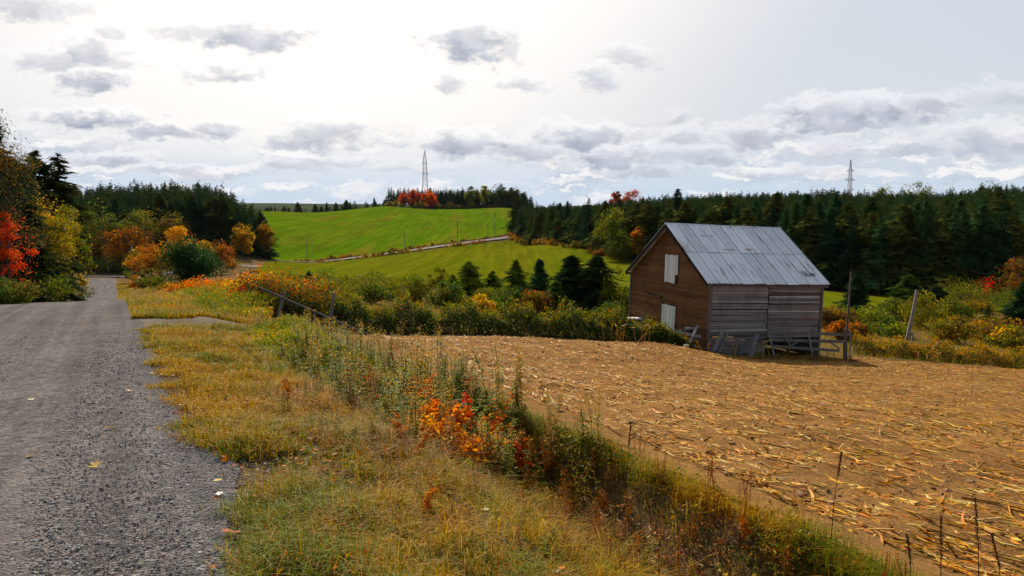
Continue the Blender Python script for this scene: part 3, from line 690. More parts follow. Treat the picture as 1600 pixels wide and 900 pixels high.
def plant_wood(P, seed, group, hgt, labels, wt):
    rng = RNG(seed)
    for p in P:
        k = rng.choice(6, p=wt) + 6 * (rng.uniform() < .4); h = rng.normal(hgt, hgt * 0.15); wv = rng.uniform(0.85, 1.2)
        o = place('spruce_tree', protos[k], (p[0], p[1], p[2] - 0.2), rng.uniform(0, 6.3), (h / 12 * wv * (1.35 if wt[3] > .4 else 1), h / 12 * wv * (1.35 if wt[3] > .4 else 1), h / 12))
        tag(o, labels, 'tree', group)
plant_wood(R1, 11, 'conifers along the front of the wood behind the barn', 12.8, 'tall dark conifer in the front rows of the wood on the hillside behind the barn', [.16, .16, .26, .1, .22, .1])
plant_wood(L1, 12, 'conifers of the dark wood left of the green field', 14.0, 'almost black conifer in the dense wood between the gravel road and the bright green field', [.3, .1, .1, .45, .05, 0])
plant_wood(G1, 13, 'conifers of the hilltop grove', 13.0, 'dark conifer in the small grove on top of the bright green hill', [.3, .1, .1, .45, .05, 0])
def wood_mass(P, seed, name, label, hgt, wt):
    rng = RNG(seed); g = Geo(); V = []
    small = [conifer_geo(200 + i, 12.0, 3.0 if i in (2, 4) else 2.3, 15, 7, a, b, 0.3, 0.22, 3, 0.62 if i in (2, 4) else 0.9, trunk=False) for i, (a, b) in enumerate(kinds)]
    sm = [(np.concatenate(s.V[:1]), np.concatenate(s.C[:1])) for s in small]
    for p in P:
        v, c = sm[rng.choice(len(sm), p=wt)]; a = rng.uniform(0, 6.3); h = rng.normal(hgt, hgt * 0.10) / 12; ca, sa = math.cos(a), math.sin(a); ww = h * rng.uniform(0.9, 1.2)
        q = np.stack([(v[:, 0] * ca - v[:, 1] * sa) * ww, (v[:, 0] * sa + v[:, 1] * ca) * ww, v[:, 2] * h], 1) + p
        g.mesh(q, np.arange(len(q)).reshape(-1, 3), np.clip(c * rng.uniform(0.75, 1.3), 0, 1))
    tag(g.build(name, M_NEEDLE), label, 'wood', None, 'stuff')
wood_mass(R2, 21, 'conifer_wood', 'dense mass of dark conifers rising to the skyline behind the front rows on the right', 10.2, [.2, .2, .2, .15, .15, .1])
wood_mass(np.concatenate([L2, G2]), 22, 'conifer_wood', 'dense mass of almost black conifers behind the front rows of the left wood and hilltop grove', 13.5, [.3, .1, .1, .45, .05, 0])
# distant tree line along the top of the hill left of the grove
rng = RNG(31); tl = spots(np.sort(rng.uniform(410, 605, 26)), rng.uniform(640, 700, 26))
for p in tl:
    h = rng.uniform(5, 10); o = place('spruce_tree', protos[rng.choice([0, 2, 3])], p, rng.uniform(0, 6), (h / 10, h / 10, h / 12)); tag(o, 'small distant tree on the skyline behind the top edge of the green field', 'tree', 'small skyline trees left of the hilltop grove')

rng = RNG(33); q_ = np.stack([rng.uniform(-150, -34, 260), rng.uniform(30, 190, 260)], 1); tq, sq = ts(q_[:, 0], q_[:, 1]); q_ = q_[(tq < -15) & (tq > -70)]
wood_mass(np.concatenate([q_, ground(q_[:, 0], q_[:, 1])[:, None]], 1), 24, 'roadside_wood', 'dark conifers filling the slope behind the autumn trees left of the gravel road', 10.0, [.2, .1, .2, .3, .2, 0])
rng = RNG(32); fw = spots(rng.uniform(380, 620, 260), rng.uniform(800, 1300, 260)); wood_mass(fw, 23, 'distant_wood', 'distant mixed trees beyond the top of the green field', 13.0, [.2, .1, .3, .1, .3, 0])
# broadleaf trees standing in or before the woods
TT = tree_thing
TT('maple_tree', 'round scarlet maple before the hilltop grove under the lattice tower', 'tree', 301, 670, 604, 295, 13, pal(red=3, orange=2), n=3000, leaf=0.55, nclump=16, trunk_h=0.12, r0=0.25)
TT('maple_tree', 'orange red maple in the middle of the three before the hilltop grove', 'tree', 302, 646, 606, 293, 9, pal(red=2, orange=2, rust=1), n=2200, leaf=0.5, nclump=12, trunk_h=0.15, r0=0.22)
TT('maple_tree', 'small orange red maple at the left end of the hilltop grove', 'tree', 303, 630, 608, 300, 8, pal(red=2, rust=1.5, orange=1), n=2000, leaf=0.5, nclump=12, trunk_h=0.15, r0=0.2)
for i, (px, top, w, lab) in enumerate([(735, 290, 11, 'olive green rounded tree in the middle of the hilltop grove'), (757, 288, 9, 'yellowing tree near the right end of the hilltop grove'), (780, 285, 14, 'largest round dark green tree at the right part of the hilltop grove'), (805, 291, 11, 'dull green round tree at the right end of the hilltop grove')]):
    TT('broadleaf_tree', lab, 'tree', 310 + i, px, 603, top, w, [pal(olive=3, mid=2), pal(yell=1, olive=2), pal(mid=2, dark=3), pal(dark=2, olive=2)][i], n=2200, leaf=0.5, nclump=14, trunk_h=0.15, r0=0.25)
spec = [  # px, Y, top, width, palette, label
    (955, 205, 322, 9, pal(olive=3, lime=1.2, mid=2), 'light green broadleaf tree at the edge of the right wood, left of the barn ridge'),
    (1000, 192, 352, 5, pal(orange=2, gold=1, olive=2), 'small orange tinted tree at the wood edge just left of the barn roof'),
    (968, 197, 372, 9, pal(olive=3, mid=2), 'low olive bushy tree at the wood edge above the left end of the barn eave'),
    (880, 280, 352, 8, pal(dark=2, rust=1, olive=1), 'dull brownish tree low at the edge of the right wood by the meadow'),
    (380, 238, 347, 7.5, pal(gold=3, orange=1.5, olive=1), 'orange yellow tree glowing against the right end of the left wood'),
    (415, 252, 345, 6, pal(rust=2, olive=2, gold=1), 'rusty bushy tree at the corner between left wood and green field'),
    (235, 236, 320, 14, pal(olive=4, brown=1, yell=.5), 'broad yellow olive tree standing before the dark left wood'),
    (155, 225, 308, 11, pal(olive=3, mid=2), 'olive green tree before the left end of the dark wood'),
    (275, 240, 328, 9, pal(brown=2, olive=2), 'brownish olive tree in front of the middle of the left wood'),
    (205, 230, 330, 10, pal(mid=2, olive=2, brown=1), 'grey green tree before the dark left wood above the crossing road'),
]
for i, (px, Y, top, w, pl_, lab) in enumerate(spec):
    TT('broadleaf_tree', lab, 'tree', 330 + i, px, Y, top, w, pl_, n=2600, leaf=0.32, nclump=15, trunk_h=0.15, r0=0.18)
for i, (px, Y, top, w, pl_, lab) in enumerate([
    (1430, 300, 284, 16, pal(olive=3, lime=1), 'rounded yellow green crown on the skyline right of the far lattice tower'),
    (1380, 310, 287, 9, pal(olive=3, mid=2), 'slender green crown on the skyline beside the far lattice tower'),
    (985, 395, 293, 13, pal(red=1.5, rust=3), 'rust red crown on the skyline at the left part of the right wood'),
    (963, 400, 297, 8, pal(red=1.5, rust=2), 'small rust red crown on the skyline at the far left of the right wood'),
    (1545, 300, 281, 11, pal(dark=3, mid=2), 'dark round crown breaking the skyline near the right edge')]):
    TT('broadleaf_tree', lab, 'tree', 350 + i, px, Y, top, w, pl_, n=2200, leaf=0.4, nclump=14, trunk_h=0.2, r0=0.2)

# ---- trees by the bottom of the gravel road (orange and dark)
for i, (px, Y, top, w, pl_, lab, kw) in enumerate([
    (192, 222, 352, 17, pal(orange=2, brown=2, rust=1.5, gold=1), 'wide orange brown tree behind the crossing road at the end of the gravel road', dict(n=3500, leaf=.3)),
    (150, 224, 372, 9, pal(rust=2, brown=2, orange=1), 'russet shrub behind the left end of the crossing road', dict(n=2000, leaf=.28)),
    (170, 216, 402, 22, pal(dark=3, mid=1, brown=.6), 'dark grey green thicket right behind the crossing road and the yellow sign', dict(n=4500, leaf=.25, flat=.6)),
    (238, 150, 377, 8, pal(orange=3, gold=1.5, rust=1), 'bright orange tree left of the round dark green bush', dict(n=3800, leaf=.2)),
    (212, 165, 388, 5, pal(olive=3, mid=1), 'olive shrub beside the pale utility pole', dict(n=1800, leaf=.2)),
    (283, 160, 356, 9, pal(orange=3, gold=2, rust=1), 'tallest orange tree behind the round dark green bush', dict(n=3800, leaf=.2)),
    (318, 150, 376, 7, pal(orange=2.5, gold=1, olive=1), 'orange tree right behind the round dark green bush', dict(n=3000, leaf=.2)),
    (345, 150, 373, 6, pal(rust=2, orange=2), 'russet orange tree right of the round dark green bush', dict(n=2600, leaf=.2)),
    (355, 165, 402, 7, pal(brown=2, rust=1, olive=1), 'low brown shrub at the foot of the left wood', dict(n=1800, leaf=.2))]):
    kw = {**dict(nclump=16, trunk_h=.08, r0=.12), **kw}
    TT('autumn_tree', lab, 'tree', 370 + i, px, Y, top, w, pl_, **kw)
TT('round_bush', 'dense round dark green bush beside the gravel road', 'bush', 390, 295, 80, 380, 6.2, [((0.016, 0.046, 0.012), 3), ((0.026, 0.066, 0.018), 2), ((0.06, 0.10, 0.04), .5)], n=9000, leaf=.13, nclump=26, trunk_h=.03, r0=.08, shape='round', spread=.42)
for i, (px, Y, top, w) in enumerate([(232, 100, 440, 3.0), (243, 84, 455, 3.2), (268, 72, 466, 3.0)]):
    TT('bush', ['olive shrub on the verge left of the round dark bush', 'grey green shrub in the grass before the round dark bush', 'low olive shrub just below the round dark bush'][i], 'bush', 395 + i, px, Y, top - 22, w, pal(olive=3, mid=2, brown=.7), n=1600, leaf=.12, nclump=9, trunk_h=.03, r0=.04, multi=True)
TT('bush', 'little orange shrub on the verge near the end of the gravel road', 'bush', 399, 212, 120, 428, 2.4, pal(orange=3, rust=1), n=700, leaf=.14, nclump=6, trunk_h=.05, r0=.04, multi=True)

# ---- big trees left of the gravel road
TT('maple_tree', 'tall half bare dark brown tree at the left border of the picture', 'tree', 401, -10, 50, 165, 6.5, pal(brown=2.4, rust=.5, dark=3.5), n=24000, leaf=.068, nclump=50, trunk_h=.04, r0=.20, spread=.36)
conifer_thing('tallest dark spruce at the very left border behind the half bare tree', 411, -4, 56, 172, 3.4, nlev=36, nb=13, c0=(0.016, .026, .011), c1=(.045, .042, .015), bare=.03, ragged=.3, detail=6, pw=.75)
conifer_thing('dark spruce behind the scarlet leaves at the left border', 402, 27, 54, 246, 3.0, nlev=34, nb=12, c0=(0.012, .022, .010), c1=(.03, .036, .014), bare=.04, ragged=.25, detail=6)
conifer_thing('dark larch with ragged top behind the yellow poplars', 403, 68, 88, 238, 3.2, name='larch_tree', nlev=30, nb=10, c0=(.013, .026, .010), c1=(.034, .042, .012), bare=.36, ragged=.45, detail=6, pw=.55)
conifer_thing('thin feathery larch nearest the road behind the yellow poplars', 404, 103, 92, 243, 2.5, name='larch_tree', nlev=26, nb=9, c0=(.02, .026, .010), c1=(.05, .05, .016), bare=.42, ragged=.55, detail=6, pw=.5)
conifer_thing('dark spruce between the half bare tree and the larches', 405, 46, 72, 256, 3.0, nlev=30, nb=11, c0=(.011, .022, .010), c1=(.028, .036, .013), bare=.04, ragged=.25, detail=6)
TT('maple_tree', 'scarlet maple with dark gaps at the left border', 'tree', 406, 18, 47, 318, 2.9, [((.52, .085, .012), 3), ((.50, .13, .015), 2), ((.40, .05, .015), 1)], n=3600, leaf=.07, nclump=20, trunk_h=.05, r0=.09, flat=.6)
TT('poplar_tree', 'tall golden poplar beside the scarlet maple', 'tree', 407, 58, 62, 296, 5.4, pal(gold=1.8, yell=.6, olive=3), n=12000, leaf=.09, nclump=34, trunk_h=.06, r0=.12, shape='col', spread=.30)
TT('poplar_tree', 'golden poplar nearest the road left of the bend', 'tree', 408, 88, 70, 304, 4.8, pal(gold=1.5, yell=.5, olive=3.5), n=10000, leaf=.095, nclump=30, trunk_h=.06, r0=.12, shape='col', spread=.30)
TT('poplar_tree', 'olive green poplar at the road edge right of the golden poplars', 'tree', 409, 112, 86, 322, 5.0, pal(olive=3, mid=2, yell=.6), n=6000, leaf=.12, nclump=20, trunk_h=.05, r0=.12, shape='col', spread=.32)
TT('bush', 'small yellow bush at the left road edge before the bottom of the hill', 'bush', 410, 128, 100, 418, 2.2, pal(yell=2, gold=2, olive=1), n=1200, leaf=.12, nclump=9, trunk_h=.05, r0=.05, multi=True)
for i, (px, Y, top, w, pl_, lab) in enumerate([(4, 38, 440, 3.4, pal(olive=2, brown=1, mid=2), 'low olive bush under the scarlet maple'), (52, 52, 428, 5, pal(mid=2, olive=1, dark=1), 'grey green bush under the tall golden poplar'), (95, 66, 430, 5, pal(dark=2, mid=1, olive=1), 'dark bush at the foot of the poplars by the road crest'), (30, 56, 400, 5, pal(dark=3, mid=1), 'dark undergrowth bush behind the scarlet maple')]):
    TT('bush', lab, 'bush', 415 + i, px, Y, top, w, pl_, n=3200, leaf=.085, nclump=14, trunk_h=.02, r0=.04, multi=True)

# ---- scrub in the hollow behind the field
conifer_thing('left one of the two broad dark spruces beside the barn', 420, 893, 63, 400, 2.05, nlev=30, nb=13, bare=.01, ragged=.34, detail=6, c0=(.012, .027, .012), c1=(.034, .052, .018), pw=.6)
conifer_thing('right one of the two broad dark spruces beside the barn', 421, 932, 62, 400, 2.05, nlev=30, nb=13, bare=.01, ragged=.36, detail=6, c0=(.012, .025, .011), c1=(.036, .050, .017), pw=.6)
conifer_thing('slim pointed dark spruce standing before the meadow', 422, 843, 70, 405, 1.5, nlev=26, nb=12, bare=.01, ragged=.28, pw=.8, detail=6, c0=(.020, .050, .024), c1=(.05, .09, .035))
conifer_thing('soft green young fir left of the slim pointed spruce', 423, 806, 68, 407, 1.6, name='fir_tree', nlev=24, nb=11, bare=.01, ragged=.36, pw=.75, detail=6, c0=(.06, .10, .022), c1=(.13, .17, .035))
conifer_thing('light green young fir in the middle of the scrub below the meadow', 424, 733, 74, 409, 2.0, name='fir_tree', nlev=24, nb=11, bare=.01, ragged=.40, pw=.7, detail=6, c0=(.085, .12, .025), c1=(.18, .20, .04))
conifer_thing('bushy mid green young fir between the light green fir and the soft green one', 431, 770, 72, 424, 1.5, name='fir_tree', nlev=22, nb=10, bare=.01, ragged=.42, pw=.7, detail=6, c0=(.05, .085, .02), c1=(.11, .14, .03))
conifer_thing('small pale green fir just right of the pale young birch', 432, 708, 70, 430, 1.2, name='fir_tree', nlev=20, nb=10, bare=.01, ragged=.42, pw=.7, detail=6, c0=(.07, .10, .02), c1=(.15, .17, .03))
conifer_thing('low broad green fir at the foot of the two broad spruces', 433, 868, 61, 440, 1.5, name='fir_tree', nlev=20, nb=10, bare=.01, ragged=.42, pw=.7, detail=6, c0=(.04, .07, .018), c1=(.09, .12, .03))
conifer_thing('small dark spruce at the left end of the olive scrub', 425, 483, 74, 424, 1.0, nlev=14, nb=9, bare=.01, ragged=.2, c0=(.010, .02, .010), c1=(.02, .03, .012))
conifer_thing('dark spruce showing right behind the barn by the leaning posts', 426, 1336, 75, 428, 1.9, nlev=22, nb=11, bare=.01, ragged=.2, detail=6)
conifer_thing('green young fir right of the barn before the big wood', 427, 1418, 92, 430, 2.2, name='fir_tree', nlev=24, nb=11, bare=.01, ragged=.40, pw=.7, detail=6, c0=(.03, .055, .016), c1=(.07, .095, .025))
conifer_thing('dark squat spruce among the bushes right of the leaning pole', 428, 1462, 84, 448, 2.4, nlev=20, nb=11, bare=.01, ragged=.25, detail=6)
conifer_thing('tiny spruce in the clearing above the round tawny bush', 429, 1543, 78, 478, .8, nlev=12, nb=9, bare=.01, ragged=.2)
conifer_thing('dark spruce cut by the right border of the picture', 430, 1598, 72, 438, 2.0, nlev=24, nb=11, bare=.01, ragged=.2, detail=6)
sc = [(455, 82, 428, 4.5, 'om', 'olive thicket behind the leaning rail'), (520, 78, 427, 5, 'om', 'olive thicket right of the small dark spruce'), (565, 76, 425, 5.2, 'o', 'loose olive bush in the middle of the left scrub'),
      (610, 72, 428, 5, 'og', 'yellowing olive bush below the lower meadow'), (650, 70, 436, 4.2, 'om', 'green olive bush left of the pale young birch'), (575, 62, 446, 4.5, 'om', 'darker olive bush close behind the bramble hedge'),
      (500, 60, 440, 5, 'om', 'dull olive bush behind the upright post'), (700, 66, 440, 3.2, 'm', 'dark green bush below the pale young birch'), (765, 66, 448, 3.5, 'om', 'dull green bush between the firs'),
      (840, 60, 452, 3.2, 'rb', 'russet bush in front of the slim pointed spruce'), (800, 60, 450, 3.6, 'm', 'dark green bush below the soft green fir'), (745, 55, 465, 2.5, 'g', 'golden tuft bush right behind the bramble hedge'),
      (975, 58, 455, 3.0, 'om', 'green bush against the left corner of the barn'), (955, 54, 470, 2.5, 'm', 'dark low bush before the two broad spruces'),
      (1300, 52, 480, 3.0, 'ob', 'olive brown bush touching the right corner of the barn'), (1352, 60, 478, 4.2, 'og', 'yellow green bush behind the leaning posts'), (1400, 66, 470, 3.6, 'om', 'olive bush between the two tall leaning posts'),
      (1442, 62, 462, 4.2, 'og', 'tall yellow green willow bush right of the leaning pole'), (1385, 52, 500, 3.2, 'om', 'low green bush left of the tall leaning pole'), (1490, 70, 465, 4.0, 'om', 'grey green bush right of the squat dark spruce'), (1500, 95, 440, 8, 'om', 'wide dull green bush before the big wood on the right'),
      (1555, 105, 432, 6.5, 'rb', 'reddish bush under the orange tree on the right'), (1478, 52, 494, 3.2, 'go', 'golden bush between leaning pole and round tawny bush'), (1545, 55, 498, 5.0, 'tb', 'large round tawny bush on the right'), (1592, 52, 512, 3.5, 'tb', 'tawny bush at the right border beside the round one'),
      (1580, 96, 455, 6, 'om', 'green bush under the orange tree at the right border'), (1320, 46, 505, 2.4, 'rb', 'russet weed bush behind the broken rail fence'), (1525, 88, 470, 4, 'go', 'golden shrub at the left of the small clearing')]
PL = dict(om=pal(olive=3, mid=3, lime=.6, brown=.3), o=pal(olive=4, lime=.9, mid=1.5), og=pal(olive=3, yell=.35, lime=1.0, mid=1), m=pal(mid=3, dark=1, olive=.5), rb=pal(rust=2, brown=2, olive=1, orange=.5), g=pal(gold=2, yell=1, straw=1), ob=pal(olive=2, brown=2, gold=.5), go=pal(gold=1.0, olive=2.4, brown=1), tb=pal(brown=1.4, gold=.7, olive=2.6))
for i, (px, Y, top, w, k, lab) in enumerate(sc):
    TT('bush', lab, 'bush', 440 + i, px, Y, top, w, PL[k], n=2600, leaf=.11, nclump=16, trunk_h=.02, r0=.035, multi=True, spread=.36)
TT('birch_tree', 'pale yellow green young birch in the scrub below the meadow', 'tree', 480, 686, 72, 412, 2.6, pal(olive=3, lime=1.5, yell=.5), n=1800, leaf=.10, nclump=14, trunk_h=.08, r0=.05)
TT('birch_tree', 'thin light green young birch against the left corner of the barn', 'tree', 481, 958, 60, 408, 2.6, pal(olive=2, lime=1, mid=2), n=1700, leaf=.10, nclump=14, trunk_h=.08, r0=.05)
TT('autumn_tree', 'orange tree before the big wood at the right border', 'tree', 482, 1588, 104, 408, 7, pal(orange=1, brown=3, gold=.5, olive=2), n=3200, leaf=.17, nclump=16, trunk_h=.1, r0=.1)
TT('maple_tree', 'small vivid red sapling before the big wood on the right', 'tree', 483, 1543, 104, 428, 1.6, pal(red=5), n=420, leaf=.14, nclump=6, trunk_h=.2, r0=.04)
# brown scrub along the far road
rng = RNG(77); n = 70
for i in range(n):
    q = i / n; j = 14 + q * 82; a = int(j); side = -4.6 if rng.uniform() < .6 else 5.0
    p = fr[a] + fn[a] * (side + rng.normal(0, .5))
    if i == 0: hb = [leafy_geo(500 + k, 1.0, 2.6, [pal(rust=2, brown=2, gold=.7), pal(brown=2, olive=2, straw=1), pal(straw=1, gold=1, olive=1.5)][k], n=420, leaf=.16, nclump=7, trunk_h=.02, r0=.02, multi=True)[0].data('roadside_shrub', M_LEAF) for k in range(3)]
    if 760 < 800 + F * p[0] / p[1] < 800 and side < 0: continue
    tag(place('roadside_shrub', hb[rng.integers(3)], (p[0], p[1], gz(*p) - .05), rng.uniform(0, 6), (1.3, 1.3, rng.uniform(.6, 1.7))), 'low brown shrub in the strip along the far road between meadow and green field', 'bush', 'brown shrubs along the far road')
rng = RNG(79)
for i in range(24):
    p = spot(604 + i * 9.4 + rng.uniform(-4, 4), 607 + rng.uniform(-2, 4)); tag(place('roadside_shrub', hb[1], p, rng.uniform(0, 6), (3.2, 2.6, rng.uniform(2.6, 5.0))), 'low dark shrub along the foot of the hilltop grove', 'bush', 'shrubs at the foot of the hilltop grove')
rng = RNG(78)
for i in range(26):
    q = rng.uniform(0, 1); a = np.array([spot(806, 352)[:2], spot(905, 249)[:2], spot(985, 199)[:2]]); xy_ = resample(a, 200)[int(q * 199)] + rng.normal(0, .8, 2) + np.array([-1.5, -1.5])
    tag(place('roadside_shrub', hb[rng.integers(2)], (*xy_, gz(*xy_)), rng.uniform(0, 6), (1.6, 1.6, rng.uniform(1.2, 2.8))), 'brown undergrowth shrub along the meadow edge of the right wood', 'bush', 'brown shrubs at the edge of the right wood')

# ------------------------------------------------------------------ hedge of brambles behind the field
def hedge(name, label, line, h, d, palette_top, palette_low, n, seed, leaf=.055, taper=1.0):
    rng = RNG(seed); L_ = resample(line, 400); c = L_.mean(0); z0 = gz(*c); tg = np.gradient(L_, axis=0); tg = unit(tg); nm = np.stack([-tg[:, 1], tg[:, 0]], 1)
    i = rng.integers(0, 400, n); q = rng.uniform(0, 1, n); s_ = i / 400 * len(L_)
    hh = h * (0.80 + 0.22 * np.sin(i * 0.11 + seed) + 0.13 * np.sin(i * 0.29 + 2 * seed) + .09 * np.sin(i * .63)) * np.interp(i, [0, 300, 400], [1, 1, taper])
    a = rng.uniform(-0.1, math.pi + .1, n); rr_ = rng.uniform(0, 1, n) ** 0.30
    off = np.cos(a) * rr_ * d; z = np.sin(np.clip(a, 0.02, math.pi)) ** 0.7 * rr_ * hh + rng.normal(0, .05, n)
    bump_ = 0.13 * nz(i * .3, a * 5, 1.0, seed); z = np.maximum(z + bump_, .03); off = off + bump_
    X = L_[i, 0] + nm[i, 0] * off + rng.normal(0, .05, n); Y = L_[i, 1] + nm[i, 1] * off + rng.normal(0, .05, n)
    P = np.stack([X, Y, ground(X, Y) + z], 1) - np.array([*c, z0])
    topm = (z / hh) > rng.normal(.76, .09, n)
    col = np.where(topm[:, None], pick(rng, palette_top, n), pick(rng, palette_low, n))
    e = tag(empty(name, (*c, z0)), label, 'hedge')
    g = Geo(); leaves(g, rng, P, leaf, col, .5); g.build('foliage', M_LEAF, e)
    m = 700; j = rng.integers(0, n, m); B = np.stack([L_[i[j], 0], L_[i[j], 1], ground(L_[i[j], 0], L_[i[j], 1]) - .05], 1) - np.array([*c, z0])
    B[:, :2] += rng.normal(0, .3, (m, 2)); g = Geo(); g.sticks(B, P[j], .008, .003, (.10, .05, .035)); g.build('stem', M_BARK, e)
    return e
bramble_low = [((0.022, 0.040, 0.012), 3), ((0.036, 0.058, 0.016), 2), ((0.075, 0.09, 0.025), .5), ((0.11, 0.05, .02), .3)]  # lower leaves coloured darker to stand in for shadow inside the hedge
bramble_top = [((0.13, 0.145, 0.025), 3), ((0.26, 0.18, 0.03), 1.2), ((0.27, 0.12, 0.025), .7), ((0.10, 0.13, .025), 2)]  # autumn tints, brightened for sunlight on the top leaves
hedge('bramble_hedge', 'long dark bramble hedge with yellowing top along the far side of the corn field', [spot(500, 28.5)[:2], spot(600, 29.3)[:2], spot(760, 30.4)[:2], spot(900, 32.0)[:2], spot(985, 33.4)[:2], spot(1060, 34.3)[:2]], 1.38, 1.25, bramble_top, bramble_low, 38000, 5, taper=.45)
hedge('bramble_hedge', 'shorter tangle of orange and green brambles behind the fallen rail', [spot(395, 32)[:2], spot(440, 31)[:2], spot(490, 29.5)[:2], spot(520, 29)[:2]], 1.75, 1.2, [((0.42, .14, .02), 2.5), ((.30, .20, .03), 1.6), ((.16, .16, .03), 2.2), ((.38, .06, .02), .6)], bramble_low, 13000, 6)
hedge('weed_hedge', 'low brown and green weed bank along the field edge right of the barn', [spot(1335, 38.4)[:2], spot(1400, 38.2)[:2], spot(1480, 37.6)[:2], spot(1560, 37.2)[:2], spot(1640, 37.2)[:2], spot(1760, 37.5)[:2]], .95, 1.1, [((.42, .15, .02), 3), ((.33, .20, .03), 1.6), ((.20, .15, .03), 1.8)], [((.09, .095, .02), 2), ((.28, .12, .025), 2), ((.035, .05, .016), 2)], 17000, 7)
hedge('weed_hedge', 'bank of weeds with rusty tops in front of the brown barn gable', [spot(985, 34.3)[:2], spot(1040, 34.0)[:2], spot(1085, 33.9)[:2]], .50, .45, [((.28, .13, .03), 2), ((.2, .16, .03), 2)], [((.05, .07, .02), 2), ((.09, .09, .025), 2)], 5000, 8)

# orange shrubs on the verge beyond the track
for i, (px, Y, top, w, pl_, lab) in enumerate([
    (300, 44, 447, 2.6, pal(orange=2, olive=2, rust=1), 'orange tipped verge shrub farthest up beside the round dark bush'), (335, 41, 444, 2.8, pal(orange=3, olive=1, rust=1), 'bright orange verge shrub left of the leaning rail'),
    (368, 38, 437, 2.6, pal(orange=3, gold=1, olive=1), 'pale orange verge shrub in the middle of the orange row'), (400, 36, 430, 2.6, pal(orange=2, gold=2, olive=1), 'yellow orange verge shrub at the top of the fallen rail'), (385, 33, 455, 2.0, pal(red=2, rust=2, orange=1), 'dark red low shrub at the upper end of the fallen rail'),
    (428, 40, 432, 2.4, pal(gold=2, olive=2), 'yellow olive shrub right of the upper end of the fallen rail'), (350, 33, 466, 2.0, pal(olive=3, orange=.6, mid=1), 'olive verge shrub below the bright orange shrub'), (310, 36, 466, 2.2, pal(olive=2, straw=1, rust=.6), 'faded olive shrub on the verge before the orange row')]):
    pl_ = [({'olive': (.17, .17, .03), 'mid': (.09, .13, .03)}.get(k_, tuple(min(.75, q * 1.35) for q in G_[k_])), w_) for k_ in G_ for c_, w_ in pl_ if c_ == G_[k_]]
    TT('verge_shrub', lab, 'bush', 520 + i, px, Y, top - 3, w * 1.1, pl_, n=2600, leaf=.07, nclump=13, trunk_h=.02, r0=.025, multi=True, spread=.36)
